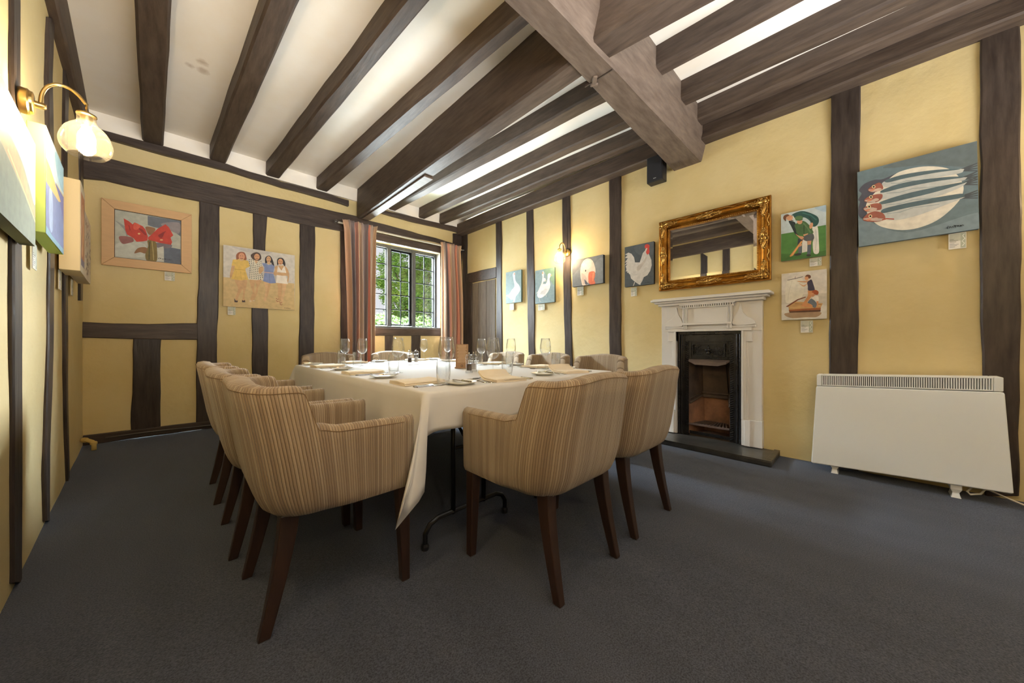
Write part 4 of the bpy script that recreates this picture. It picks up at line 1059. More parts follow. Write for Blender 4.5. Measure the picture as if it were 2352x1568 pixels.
# --- fish on a plate
c = [(55, 485), (1655, 90), (1675, 1265), (70, 1475)]
fish = [((104, 122, 128), c), ((122, 140, 148), [(60, 1100), (700, 1300), (1660, 1050), (1675, 1265), (70, 1475)], 's'), ((98, 110, 112), [(400, 420), (1655, 100), (1660, 420), (1000, 400)], 's'),
 ((78, 80, 92), [(75, 725), (150, 640), (280, 590), (400, 580), (600, 495), (700, 480), (420, 700), (250, 900), (140, 1090), (75, 1065), (66, 970), (90, 880), (66, 850), (110, 770)], 's'),
 ((224, 216, 198), [(500, 560), (700, 462), (1000, 420), (1290, 465), (1440, 620), (1465, 760), (1380, 920), (1150, 1120), (900, 1230), (650, 1265), (400, 1225), (265, 1145), (180, 1020), (200, 860)], 's')]
for k, (x, y) in enumerate([(1450, 475), (1480, 585), (1470, 660), (1440, 840)]):
    for dy in (-95, -60, -25, 10): fish.append(((74, 80, 84), [(x-60, y), (1658, y+dy), (1660, y+dy+12), (x-20, y+22)]))
FB = [([(400, 620), (700, 545), (1100, 480), (1440, 462), (1468, 485), (1400, 525), (1000, 590), (600, 660), (430, 690)], [(440, 592), (700, 520), (1100, 470), (1430, 466), (1100, 508), (700, 575), (460, 628)], [(195, 722), (270, 660), (350, 628), (395, 680), (380, 722), (260, 757)], (272, 682)),
 ([(370, 760), (700, 660), (1100, 590), (1480, 575), (1503, 592), (1440, 625), (1100, 700), (700, 790), (390, 850)], [(378, 732), (600, 652), (900, 600), (1300, 565), (1470, 577), (1100, 624), (700, 694), (400, 762)], [(145, 860), (230, 800), (375, 780), (378, 840), (300, 890), (200, 892)], (235, 818)),
 ([(360, 920), (700, 820), (1100, 730), (1470, 650), (1497, 660), (1400, 722), (1100, 830), (700, 920), (372, 990)], [(368, 882), (700, 782), (1100, 700), (1460, 640), (1485, 652), (1100, 764), (700, 854), (385, 918)], [(135, 968), (250, 910), (360, 908), (372, 980), (300, 1000), (180, 1012)], (210, 946)),
 ([(390, 1020), (700, 950), (1100, 900), (1440, 846), (1462, 852), (1200, 950), (900, 1060), (650, 1120), (480, 1127), (400, 1085)], [(390, 985), (600, 930), (900, 875), (1200, 825), (1455, 795), (1440, 848), (1100, 905), (700, 974), (402, 1035)], [(125, 1112), (190, 1040), (290, 1008), (395, 1040), (420, 1112), (320, 1148), (180, 1142)], (225, 1074))]
for body, back, head, eye in FB:
    fish += [((190, 192, 186), body, 's'), ((84, 104, 110), back, 's'), ((150, 160, 160), stroke([(lerp(back[-1][0], back[4][0], q_/6)+40, lerp(back[-1][1], back[5][1] if len(back) > 5 else back[4][1], q_/6)+10+14*math.sin(q_*2.1)) for q_ in range(5)], 9)), ((158, 92, 76), head, 's'), ((196, 178, 164), [(head[0][0]+8, head[0][1]), (head[1][0]+20, (head[0][1]+head[1][1])/2+20), (head[4][0]-10, head[4][1]), (head[5][0], head[5][1]-8)], 's'), ((206, 178, 160), E(eye[0]+60, eye[1]+40, 46, 20, -.2)), ((214, 140, 110), E(eye[0]-20, eye[1]+44, 36, 12, -.2)), ((226, 206, 160), E(*eye, 24, 22)), ((30, 26, 26), E(*eye, 13, 13))]
fish.append(((170, 70, 48), stroke([(380, 1125), (440, 1110), (540, 1118)], 14))); fish.append(((40, 48, 52), sig(1240, 1245, 1470, 1215, 16)))
canvas('right', [(1969.5, 393.5), (2245, 325.5), (2248.5, 527.9), (1972, 564)], .045, c, fish, 'large slate canvas of four silver fish on a white plate', mat('grey_blue_canvas_edge', (96, 112, 118), .8), tilt=-.015)
for px, s in (([(1170.8, 697), (1180.3, 696), (1180.3, 711), (1170.8, 712)], 'white label card under the single goose canvas'), ([(1236, 699), (1251, 697), (1251, 711), (1236, 713)], 'white label card under the canvas of huddled geese'), ([(1326, 659), (1340, 657), (1340, 677), (1326, 679)], 'white label card under the goose head canvas'), ([(1449, 661), (1462.5, 659), (1462.5, 679), (1449, 681)], 'white label card under the cockerel canvas'),
 ([(1859.5, 594), (1887, 590), (1887, 608), (1859.5, 613)], 'white label card under the cricket picture'), ([(1839, 736.5), (1867, 735.5), (1867, 763), (1839, 764)], 'white label card under the raft picture'), ([(2178.7, 538), (2220, 532), (2219, 569), (2178.7, 573)], 'white label card under the fish canvas')):
    label_card('right', px, s)

# --- red flower picture in a pale wooden frame (far wall)
a, z, wd, ht = spot('back', [(232.7, 453.4), (440.3, 493), (440.3, 628), (232.7, 607.4)], .035)
t = empty('framed_picture', WP('back', a, z, .014), 0, 'red flower painting in a wide pale maple frame', 'picture')
ia, iz, iw, ih = spot('back', [(262.9, 478), (416.9, 505.6), (414.9, 606.7), (262.2, 588.7)], .025)
for nm, q in (('top', [(-wd/2, ht/2), (wd/2, ht/2), (iw/2, ih/2), (-iw/2, ih/2)]), ('bottom', [(-wd/2, -ht/2), (-iw/2, -ih/2), (iw/2, -ih/2), (wd/2, -ht/2)]), ('left', [(-wd/2, -ht/2), (-wd/2, ht/2), (-iw/2, ih/2), (-iw/2, -ih/2)]), ('right', [(wd/2, -ht/2), (iw/2, -ih/2), (iw/2, ih/2), (wd/2, ht/2)])):
    cx = sum(p[0] for p in q)/4; cz = sum(p[1] for p in q)/4
    q = [(cx+(p[0]-cx)*.998, cz+(p[1]-cz)*.996) for p in q]
    mb = MB(); mb.loft([[(x, -.028, z_) for x, z_ in q], [(x, -.003, z_) for x, z_ in q]]); mb.build('frame_board', maple, t, bevel=.002)
MB().box(-wd/2+.004, -.012, -ht/2+.004, wd/2-.004, 0, ht/2-.004).build('backing', black_plastic, t)
c = [(320, 285), (1470, 490), (1455, 1245), (315, 1110)]
red = (196, 62, 46)
art(t, iw*.985, ih*.98, c, [((180, 182, 168), c), ((150, 150, 146), [(560, 640), (330, 480), (480, 640), (520, 760)], 's'), ((106, 112, 122), [(890, 396), (1470, 490), (1462, 760), (1300, 640), (1010, 600), (890, 560)]), ((146, 138, 140), [(1120, 540), (1440, 520), (1440, 700), (1330, 680)], 's'), ((94, 102, 116), [(1165, 925), (1455, 985), (1455, 1245), (1165, 1208)]), ((118, 110, 118), [(1040, 870), (1290, 900), (1270, 960), (1050, 950)], 's'), ((196, 198, 186), [(340, 880), (700, 860), (850, 920), (800, 1110), (330, 1090)], 's'), ((196, 196, 184), [(1050, 960), (1160, 930), (1160, 1200), (1050, 1190)]), ((150, 96, 92), [(390, 755), (600, 770), (640, 840), (560, 870), (440, 880)], 's'),
 ((150, 106, 72), [(850, 590), (1020, 620), (965, 720), (900, 720)], 's'), ((126, 106, 52), [(885, 825), (1020, 850), (1045, 1000), (1030, 1192), (860, 1172), (845, 1020), (890, 930)], 's'), ((176, 156, 96), stroke([(960, 840), (975, 1000), (985, 1170)], 14)), ((90, 84, 40), stroke([(920, 850), (910, 1000), (905, 1160)], 24)), ((142, 100, 62), [(650, 1050), (700, 970), (790, 942), (870, 962), (840, 1052), (750, 1032)], 's'),
 (red, [(470, 440), (560, 490), (625, 545), (660, 512), (800, 578), (850, 640), (888, 760), (880, 830), (800, 845), (690, 850), (640, 790), (525, 720), (495, 640)]), (red, [(890, 775), (960, 720), (1060, 622), (1200, 545), (1260, 600), (1335, 740), (1285, 780), (1312, 860), (1290, 905), (1100, 872), (1000, 842), (890, 815)]),
 ((150, 40, 36), [(720, 610), (800, 640), (865, 720), (840, 735), (790, 690)], 's'), ((216, 92, 70), [(660, 520), (760, 570), (700, 640), (640, 620)], 's'), ((150, 40, 36), [(1070, 740), (1200, 665), (1180, 700), (1130, 790)], 's'), ((150, 40, 36), stroke([(560, 560), (580, 650)], 16)), ((230, 190, 130), E(735, 710, 22, 14)), ((226, 170, 120), E(1125, 820, 28, 12)), ((50, 48, 48), sig(1060, 1140, 1310, 1170, 10))], -.0125)
# --- four women on a beach
c = [(125, 95), (1560, 330), (1520, 1420), (95, 1325)]
sk = (206, 164, 118); sk2 = (216, 178, 132)
G = [((206, 200, 190), c), ((190, 184, 178), [(300, 130), (700, 200), (1100, 260), (900, 300), (500, 220)], 's'), ((208, 180, 128), [(105, 745), (640, 800), (1530, 892), (1520, 1420), (95, 1325)])]
def girl(items): G.extend(items)
girl([(sk, [(335, 790), (450, 800), (490, 900), (480, 1000), (400, 1150), (390, 1230), (340, 1180), (400, 1000), (370, 900)], 's'), (sk, [(470, 810), (585, 815), (560, 960), (530, 1100), (520, 1220), (480, 1210), (500, 1050), (480, 950)], 's'), ((66, 46, 42), [(320, 1165), (345, 1215), (392, 1220), (380, 1252), (320, 1248)]), ((66, 46, 42), [(475, 1205), (508, 1222), (530, 1200), (538, 1252), (470, 1250)]),
 (sk, [(288, 520), (345, 520), (330, 600), (285, 740), (240, 740)], 's'), ((222, 186, 96), [(310, 400), (400, 388), (540, 400), (620, 430), (650, 540), (600, 562), (562, 580), (560, 620), (612, 800), (450, 815), (265, 785), (328, 620), (345, 520), (280, 520)]), ((196, 158, 70), stroke([(345, 590), (560, 615)], 12)), ((200, 162, 76), stroke([(460, 640), (470, 800)], 8)), ((200, 162, 76), stroke([(380, 630), (340, 780)], 6)), ((200, 162, 76), stroke([(530, 640), (560, 790)], 6)),
 ((150, 88, 58), [(385, 400), (380, 310), (430, 255), (500, 245), (560, 275), (588, 390), (550, 412), (480, 380), (420, 390)], 's'), ((214, 152, 116), E(490, 340, 62, 76)), ((130, 60, 50), stroke([(460, 372), (490, 385), (520, 372)], 10)), ((70, 50, 44), E(465, 325, 9, 6)), ((70, 50, 44), E(515, 330, 9, 6)), (sk2, rect(450, 395, 520, 425))])
girl([(sk, [(640, 810), (740, 815), (725, 960), (730, 1100), (690, 1230), (640, 1200), (690, 1050), (660, 950)], 's'), (sk, [(752, 815), (880, 820), (805, 960), (790, 1060), (712, 1220), (692, 1230), (742, 1050), (770, 950)], 's'), ((216, 196, 160), E(640, 1230, 26, 22)), ((216, 196, 160), E(705, 1222, 24, 12)),
 ((228, 220, 198), [(630, 410), (740, 405), (775, 490), (830, 418), (880, 430), (900, 540), (845, 640), (915, 800), (770, 815), (608, 795), (655, 650), (662, 560)])])
for r in range(11):
    for q in range(7):
        y = 425+r*36; wd_ = 125+(max(0, y-620)*.14) if y > 600 else 130-(max(0, y-500)*.3)
        x = 765+(q-3)*wd_/3.4+(-6+r)*1.0; yy = y+(q-3)*6
        if yy > 800 or (r < 3 and q == 3): continue
        G.append(((60, 66, 62), [(x-9, yy-9), (x+9, yy-8), (x+9, yy+9), (x-9, yy+8)]))
girl([((212, 172, 130), [(735, 405), (830, 418), (775, 495)]), (sk, [(840, 560), (900, 545), (920, 620), (850, 690), (820, 640)], 's'), ((78, 58, 46), [(675, 320), (720, 275), (800, 258), (868, 300), (882, 390), (830, 424), (740, 412), (700, 380)], 's'), ((212, 156, 112), E(795, 350, 55, 62)), ((130, 60, 50), stroke([(765, 378), (792, 390), (815, 378)], 9)), ((60, 44, 40), E(775, 335, 8, 6)), ((60, 44, 40), E(818, 340, 8, 6))])
girl([(sk2, [(920, 845), (1030, 870), (1005, 1000), (965, 1200), (920, 1240), (905, 1210), (950, 1000)], 's'), (sk, [(1030, 870), (1060, 890), (1010, 1060), (965, 1180), (985, 1000)], 's'), ((128, 142, 184), [(890, 480), (970, 478), (1020, 520), (1100, 505), (1145, 540), (1115, 680), (1160, 880), (1040, 884), (905, 838), (935, 680), (940, 560)]), ((104, 118, 162), stroke([(1030, 700), (1040, 880)], 8)), ((216, 176, 164), stroke([(930, 660), (1120, 682)], 16)),
 ((46, 38, 40), [(958, 470), (962, 380), (1000, 338), (1060, 335), (1105, 400), (1138, 530), (1090, 500), (1080, 470), (990, 480)], 's'), (sk2, rect(1000, 450, 1060, 500)), ((214, 166, 120), E(1030, 400, 46, 60)), ((130, 60, 50), stroke([(1005, 430), (1030, 440), (1050, 430)], 9)), ((60, 44, 40), E(1013, 388, 8, 6)), ((60, 44, 40), E(1050, 392, 8, 6))])
girl([(sk, [(1150, 555), (1240, 530), (1370, 555), (1432, 700), (1405, 870), (1380, 860), (1390, 740), (1200, 740), (1120, 700), (1150, 620)], 's'), (sk, [(1190, 880), (1280, 890), (1270, 1080), (1240, 1240), (1190, 1160), (1200, 1000)], 's'), (sk2, [(1290, 900), (1370, 900), (1330, 1080), (1275, 1270), (1245, 1240), (1285, 1060)], 's'), ((238, 228, 214), [(1212, 530), (1280, 632), (1342, 530), (1375, 680), (1190, 662)]), ((238, 228, 214), [(1180, 718), (1370, 745), (1402, 902), (1160, 872)]),
 ((46, 38, 38), [(1195, 480), (1210, 400), (1250, 374), (1320, 390), (1362, 480), (1350, 552), (1310, 500), (1230, 500), (1210, 530)], 's'), ((212, 156, 112), E(1265, 455, 50, 62)), ((130, 60, 50), stroke([(1240, 485), (1265, 496), (1285, 486)], 9)), ((60, 44, 40), E(1247, 443, 8, 6)), ((60, 44, 40), E(1287, 448, 8, 6))])
for x, y in ((1180, 1190), (1180, 1235), (1240, 1260), (1250, 1300)): G.append(((150, 50, 44), stroke([(x-26, y-14), (x, y+16), (x+28, y+4)], 9)))
G.append(((60, 50, 44), sig(1310, 1372, 1440, 1388, 8)))
canvas('back', [(514.4, 561), (679, 588), (674.5, 713), (511, 702)], .04, c, G, 'canvas of four young women in summer clothes standing on a beach')
label_card('back', [(378, 623.5), (401.5, 626), (401.5, 645.6), (378, 643)], 'white label card under the framed red flower painting')
label_card('back', [(523, 703), (541, 705), (541, 724), (523, 722)], 'white label card under the four women canvas')

# --- left wall, seen along the wall: two landscapes, a deep cream box canvas, a patterned canvas
canvas('left', None, .05, UNIT, [((150, 156, 132), rect(0, 0, 1, 1)), ((224, 216, 196), [(0, .95), (0, 1), (1, 1), (1, .42), (.86, .5), (.7, .62), (.4, .72)], 's'), ((186, 164, 120), [(.2, .7), (.5, .66), (.72, .58), (.84, .46), (.98, .36), (1, .28), (.7, .4), (.3, .55)], 's'), ((130, 138, 116), [(0, .6), (.4, .5), (.75, .36), (1, .22), (1, 0), (0, 0)]), ((206, 196, 140), stroke([(.45, .54), (.8, .36), (1, .24)], .025))],
 'grey and cream landscape canvas nearest the camera on the left wall', mat('olive_canvas_edge', (112, 116, 92), .8), size=(1.95, 1.60, .84, .42))
c = [(295, 340), (462, 600), (442, 1240), (275, 1115)]
canvas('left', None, .062, c, [((188, 206, 208), c), ((226, 226, 214), [(295, 360), (360, 470), (350, 620), (300, 560)], 's'), ((150, 186, 196), [(380, 500), (462, 610), (458, 780), (400, 680)], 's'), ((112, 122, 166), [(284, 745), (380, 740), (456, 805), (442, 1240), (275, 1115)]), ((104, 98, 150), [(375, 725), (458, 812), (450, 1000), (415, 860)]), ((150, 168, 200), [(315, 800), (345, 830), (340, 1080), (310, 1060)], 's'), ((208, 174, 96), [(290, 568), (330, 640), (426, 858), (404, 862), (286, 748)]), ((120, 160, 180), [(277, 1060), (330, 1120), (442, 1200), (442, 1240), (275, 1115)]), ((208, 190, 130), stroke([(385, 735), (456, 812)], 8))],
 'blue landscape canvas with lime green edge, below the brass lamp', mat('lime_canvas_edge', (178, 202, 108), .7), size=(2.785, 1.715, .57, .475))
t, wd, ht = canvas('left', None, .095, UNIT, [((208, 196, 170), rect(0, 0, 1, 1)), ((182, 122, 78), rect(.14, .08, .86, .9)), ((220, 170, 120), [(.3, .3), (.5, .2), (.72, .5), (.6, .8), (.35, .7)], 's'), ((136, 76, 46), stroke([(.28, .3), (.5, .55), (.4, .8)], .07)), ((120, 110, 130), rect(.14, .08, .86, .16))], 'deep cream box canvas with an orange figure on the left wall', mat('cream_canvas_edge', (230, 212, 172), .7), size=(3.60, 1.735, .30, .575))
bd = [((214, 202, 182), rect(0, 0, 1, 1))]
rr = random.Random(4)
for k in range(60):
    x, y = rr.uniform(.06, .9), rr.uniform(.06, .9); bd.append((rr.choice([(120, 100, 90), (160, 130, 110), (186, 170, 150), (96, 86, 84)]), [(x, y), (x+.06, y+.01), (x+.05, y+.05), (x-.01, y+.04)]))
canvas('left', None, .08, UNIT, bd, 'beige canvas patterned with dark dashes, last before the far corner', size=(4.24, 1.72, .50, .49))
for a, z, s in ((1.86, 1.31, 'white label card under the grey and cream landscape'), (2.72, 1.40, 'white label card under the blue landscape'), (3.56, 1.39, 'white label card under the deep cream box canvas'), (4.2, 1.41, 'white label card under the dash-patterned canvas')):
    label_card('left', None, s, .016, (a, z, .10, .12))

# ================================================================ WALL LAMPS
def wall_lamp(w, a, z, label):
    t = empty('wall_lamp', WP(w, a, z, .016), WROT[w], label, 'lamp', 'brass wall lamps')
    Mx = Matrix.Rotation(PI/2, 4, 'X')
    MB().lathe([(.048, 0), (.05, .006), (.05, .022), (.044, .027), (.043, .034), (.035, .037)], 28, M=Mx).build('backplate', brass, t, smooth=True, ang=.5)
    MB().lathe([(.013, .034), (.013, .06), (.010, .066)], 16, M=Mx).build('boss', brass, t, smooth=True, ang=.5)
    MB().tube(spath([(.0, -.05, -.012), (0, -.052, .02), (0, -.056, .055), (0, -.07, .09), (0, -.095, .112), (0, -.125, .112), (0, -.15, .095), (0, -.167, .072), (0, -.172, .064)]), .0065, 12).build('arm', brass, t, smooth=True)
    mb = MB(); mb.tube([(-.004, -.172, .064), (.004, -.173, .052), (-.004, -.172, .04), (.003, -.172, .028)], .0022, 6); mb.tube([(.004, -.172, .064), (-.004, -.171, .052), (.004, -.172, .04), (-.003, -.172, .028)], .0022, 6); mb.build('twisted_cord', gold_l, t, smooth=True)
    c = (0, -.172, 0)
    MB().lathe([(.012, .032), (.016, .028), (.030, .022), (.031, .016), (.02, .012), (.018, -.02), (.014, -.03)], 22, c).build('lamp_holder', brass, t, smooth=True, ang=.5)
    sp = [(.028, .018), (.029, .002), (.031, -.016), (.046, -.032), (.064, -.055), (.076, -.088), (.079, -.115), (.072, -.142), (.058, -.160), (.054, -.164)]
    MB().loft([[(r*math.cos(2*PI*k/36), -.172+r*math.sin(2*PI*k/36), z_) for k in range(36)] for r, z_ in spath(sp, 4)], True, False).build('shade', shade_glass, t, smooth='all')
    MB().lathe([(.011, -.03), (.013, -.04), (.024, -.066), (.027, -.086), (.022, -.105), (.008, -.114)], 18, c).build('bulb', bulb_m, t, smooth='all')
    return t
wall_lamp('left', 2.39, 1.985, 'large brass wall lamp with seeded glass shade above the left wall canvases')
la, lz = on_wall('right', 1303, 581, .02)
wall_lamp('right', la, lz, 'distant brass wall lamp between the geese and goose head canvases')

wall_lamp('left', 0.75, 1.985, 'added unseen brass wall lamp on the left wall beside the camera')  # unseen lamps added to lift the room's brightness, this and the next two
wall_lamp('left', -0.9, 1.985, 'added unseen brass wall lamp on the left wall behind the camera')
wall_lamp('right', -1.25, 2.1, 'added unseen brass wall lamp on the right wall behind the camera')
# ================================================================ GILT MIRROR
a, z, wd, ht = spot('right', [(1513, 512), (1770, 447), (1772, 640), (1515, 670)], .05)
t = empty('gilt_mirror', WP('right', a, z, .02), WROT['right'], 'ornate gilt framed mirror above the fireplace', 'mirror')
FW = .105; W2, H2 = wd/2, ht/2; iw, ih = W2-FW, H2-FW
prof = [(0, .0), (.0, .020), (.012, .026), (.02, .022), (.03, .020), (.045, .034), (.062, .046), (.078, .046), (.088, .036), (.096, .040), (.105, .034), (.105, 0)]
rings = []
for o, d in prof:
    rings.append([(-iw-o, -d, -ih-o), (iw+o, -d, -ih-o), (iw+o, -d, ih+o), (-iw-o, -d, ih+o)])
for k in range(4):
    mb = MB(); k2 = (k+1) % 4; mb.loft([[r[k] for r in rings], [r[k2] for r in rings]], False, False)
    mb.build('frame_side', gold, t, smooth=True, ang=.9)
mb = MB(); q0 = [(-iw, -.007, -ih), (iw, -.007, -ih), (iw, -.007, ih), (-iw, -.007, ih)]; q1 = [(-iw+.028, -.0078, -ih+.028), (iw-.028, -.0078, -ih+.028), (iw-.028, -.0078, ih-.028), (-iw+.028, -.0078, ih-.028)]
mb.loft([q0, q1], True, False); mb.quad(*q1); mb.build('mirror_glass', mirror_m, t)
mb = MB(); bd_ = .0065
for k in range(int(2*iw/.017)+1):
    for s in (-1, 1): mb.ball((-iw+.017*k, -.024, s*(ih+.008)), bd_, 6)
for k in range(int(2*ih/.017)+1):
    for s in (-1, 1): mb.ball((s*(iw+.008), -.024, -ih+.017*k), bd_, 6)
tag(mb.build('beading', gold_l, t, smooth='all'), kind='stuff')
def curl(mb, cx, cz, r, turns, a0, y, th, sgn=1):
    pts = []; n = int(10*turns)+4
    for k in range(n+1):
        f = k/n; rr_ = r*(1-.8*f); aa = a0+sgn*turns*2*PI*f
        pts.append((cx+rr_*math.cos(aa), y-.006*f, cz+rr_*math.sin(aa)))
    mb.tube(pts, [th*(1-.4*k/n) for k in range(n+1)], 6)
def ornament(name, cx, cz, dirs, sc_, seed):
    rnd = random.Random(seed); mb = MB()
    for (dx, dz, L) in dirs:
        nx, nz_ = -dz, dx
        for k in range(5):
            f = (k+.4)/5; w_ = .036*(1-f*.7)*sc_
            for s in (-1, 1):
                curl(mb, cx+dx*L*f+nx*s*w_*.6, cz+dz*L*f+nz_*s*w_*.6, .017*sc_*(1.1-f*.5), 1.1, rnd.uniform(0, 6), -.046, .0048*sc_, s)
        mb.tube([(cx+dx*L*.1, -.05, cz+dz*L*.1), (cx+dx*L*.5+nx*.01, -.055, cz+dz*L*.5+nz_*.01), (cx+dx*L*.85-nx*.008, -.05, cz+dz*L*.85-nz_*.008), (cx+dx*L*1.15+nx*.008, -.046, cz+dz*L*1.15+nz_*.008)], [.012*sc_, .011*sc_, .008*sc_, .004*sc_], 8)
        mb.ball((cx+dx*L, -.05, cz+dz*L), .013*sc_, 8)
    mb.ball((cx, -.052, cz), .024*sc_, 10, (1, .6, 1))
    for k in range(6): mb.ball((cx+.03*sc_*math.cos(k*1.05), -.05, cz+.03*sc_*math.sin(k*1.05)), .010*sc_, 8)
    mb.build(name, gold_l, t, smooth='all')
for sx in (-1, 1):
    for sz in (-1, 1): ornament('corner_ornament', sx*(W2-.048), sz*(H2-.048), [(-sx, 0, .13), (0, -sz, .12)], 1.0, sx*3+sz)
for s in (-1, 1):
    ornament('side_ornament', s*(W2-.05), 0, [(0, 1, .085), (0, -1, .085)], .95, s+11)
    ornament('side_ornament', 0, s*(H2-.05), [(1, 0, .10), (-1, 0, .10)], .95, s+17)
for s in (-1, 1):
    for e in (-1, 1):
        mb = MB(); pts = []
        for k in range(13): f = k/12; pts.append((s*(W2-.018+.006*math.sin(f*9)), -.045, e*(.10+f*(H2-.26))))
        mb.tube(pts, .004, 6); mb.build('vine_trim', gold_l, t, smooth='all')
        mb = MB(); pts = []
        for k in range(13): f = k/12; pts.append((e*(.12+f*(W2-.30)), -.045, s*(H2-.02+.006*math.sin(f*10))))
        mb.tube(pts, .004, 6); mb.build('vine_trim', gold_l, t, smooth='all')

# ================================================================ FIREPLACE
fy = 1.08                                        # centre along the wall
fp = empty('fireplace', (XR-.002, fy, 0), WROT['right'], 'white painted fireplace surround with black cast iron insert', 'fireplace')
# local frame: x to the viewer's right, -y into the room
HW = .44; ZB = .05; IW = .287; IT = 1.10
def fpart(mb, name, m, bev=.003, **k): return mb.build(name, m, fp, bevel=bev, **k)
for s in (-1, 1):
    mb = MB(); a, b = (IW+.012, HW) if s > 0 else (-HW, -IW-.012)
    mb.box(a, -.06, .29, b, 0, 1.10); fpart(mb, 'jamb', white_gloss)
    a2, b2 = (IW-.002, HW+.004) if s > 0 else (-HW-.004, -IW+.002)
    mb = MB(); mb.box(a2, -.07, ZB, b2, 0, .29); e = s*(IW+.045)
    mb.box(e-.022, -.078, ZB, e+.022, -.06, .285); fpart(mb, 'plinth', white_gloss)
    # stepped moulding beside the opening
    mb = MB()
    for k, (o, d) in enumerate(((.0, .085), (.017, .076), (.034, .067))):
        q = sorted((s*(IW+o), s*(IW+o+.018))); mb.box(q[0], -d+.0012, .29, q[1], -.02, IT+o+.001)
    q = sorted((s*(IW+.0), s*(IW+.085))); mb.box(q[0], -.0725, 1.0, q[1], -.03, 1.099)
    fpart(mb, 'moulding', white_gloss)
mb = MB(); mb.box(-HW-.001, -.062, 1.10, HW+.001, 0, 1.372); fpart(mb, 'frieze', white_gloss)
mb = MB()
for k, (o, d) in enumerate(((.0, .085), (.017, .076), (.034, .067))): mb.box(-IW-.08, -d, IT+o, IW+.08, -.02, IT+o+.018)
fpart(mb, 'lintel_moulding', white_gloss)
mb = MB(); mb.box(-HW-.02, -.11, 1.37, HW+.02, 0, 1.395); mb.box(-HW-.05, -.135, 1.395, HW+.05, 0, 1.415); mb.box(-HW-.078, -.165, 1.415, HW+.078, 0, 1.437); mb.box(-HW-.065, -.150, 1.437, HW+.065, 0, 1.446)
fpart(mb, 'mantel_shelf', white_gloss, .006)
mb = MB(); mb.box(-.175, -.075, 1.185, .175, -.055, 1.345); mb.box(-.215, -.10, 1.165, .215, -.055, 1.185); fpart(mb, 'centre_panel', white_gloss)
for s in (-1, 1):
    mb = MB()
    for k in range(3): x = s*.195+(k-1)*.013; mb.box(x-.0045, -.098, 1.185, x+.0045, -.06, 1.34)
    mb.box(s*.195-.022, -.088, 1.185, s*.195+.022, -.055, 1.34)
    for k in range(3): x = s*.195+(k-1)*.013; mb.box(x-.0045, -.096, 1.125, x+.0045, -.06, 1.165)
    mb.box(s*.195-.02, -.088, 1.125, s*.195+.02, -.055, 1.165)
    fpart(mb, 'reeded_pilaster', white_gloss, .002)
    # onion-shaped wing
    prof = [(.225, 1.155), (.375, 1.155), (.392, 1.175), (.372, 1.205), (.335, 1.228), (.305, 1.262), (.290, 1.31), (.286, 1.345), (.278, 1.345), (.27, 1.30), (.255, 1.262), (.235, 1.228)]
    if s < 0: pass
    pr = catmull([(s*x, z_) for x, z_ in prof], 3)
    mb = MB(); mb.loft([[(x, -.085, z_) for x, z_ in pr], [(x, -.05, z_) for x, z_ in pr]]); fpart(mb, 'ogee_wing', white_gloss, .004)
mb = MB(); mb.box(-.235, -.095, 1.335, .235, -.06, 1.345)
for k in range(24): x = -.225+.45*k/23; mb.box(x-.006, -.105, 1.345, x+.006, -.06, 1.362)
mb.box(-.245, -.112, 1.362, .245, -.06, 1.372); tag(fpart(mb, 'dentil_moulding', white_gloss, 0))
mb = MB(); mb.box(-IW-.11, -.082, 1.132, IW+.11, -.05, 1.150); fpart(mb, 'ledge', white_gloss)
# iron insert
OX, OZ0, OZ1 = .183, .055, .79
for s in (-1, 1):
    mb = MB()
    q = sorted((s*(OX+.035), s*IW)); mb.box(q[0], -.03, ZB, q[1], 0, IT)
    for x, r in ((.272, .013), (.246, .010)): mb.tube([(s*x, -.034, ZB), (s*x, -.034, IT-.03)], r, 10)
    fpart(mb, 'iron_column', iron, 0)
    mb = MB(); q = sorted((s*OX, s*(OX+.035))); mb.box(q[0], -.02, ZB, q[1], 0, IT-.05)
    n = 44
    for k in range(n):
        z_ = ZB+.02+(IT-.12-ZB)*k/n; x0 = s*(OX+.004); x1 = s*(OX+.031)
        mb.tube([(x0, -.022, z_), (x1, -.022, z_+.014)], .0055, 5)
    fpart(mb, 'rope_strip', iron, 0)
mb = MB(); mb.box(-IW, -.04, IT-.03, IW, 0, IT); mb.box(-OX-.035, -.026, IT-.10, OX+.035, 0, IT-.03); fpart(mb, 'iron_top', iron)
mb = MB(); mb.box(-OX, -.018, .80, OX, 0, IT-.10)
for o, d in ((.0, .03), (.02, .038)):
    mb.box(-OX+.015+o, -d, .83+o, -OX+.027+o, -.01, 1.0-o); mb.box(OX-.027-o, -d, .83+o, OX-.015-o, -.01, 1.0-o); mb.box(-OX+.027+o, -d, .83+o, OX-.027-o, -.01, .842+o); mb.box(-OX+.027+o, -d, .988-o, OX-.027-o, -.01, 1.0-o)
fpart(mb, 'hood_panel', iron, .002)
mb = MB(); ins = -.024
for s in (-1, 1):
    for cx, cz, r, a0, sg in ((.04, .905, .026, 0, 1), (.078, .93, .024, 2, -1), (.105, .895, .024, 4, 1), (.062, .885, .016, 1, -1), (.118, .935, .014, 3, 1), (.09, .875, .014, 0, -1)):
        curl(mb, s*cx, cz, r, 1.1, a0 if s > 0 else PI-a0, ins, .0048, sg*s)
    mb.tube([(s*.01, ins, .885), (s*.05, ins-.004, .912), (s*.09, ins, .905), (s*.128, ins-.003, .925)], .004, 6); mb.ball((s*.128, ins, .885), .007, 6); mb.ball((s*.05, ins-.004, .95), .007, 6)
mb.lathe([(.014, .875), (.022, .885), (.012, .893), (.020, .905), (.034, .92), (.014, .928), (.010, .945), (.004, .96)], 12, (0, ins, 0)); fpart(mb, 'cast_relief', iron, 0, smooth='all')
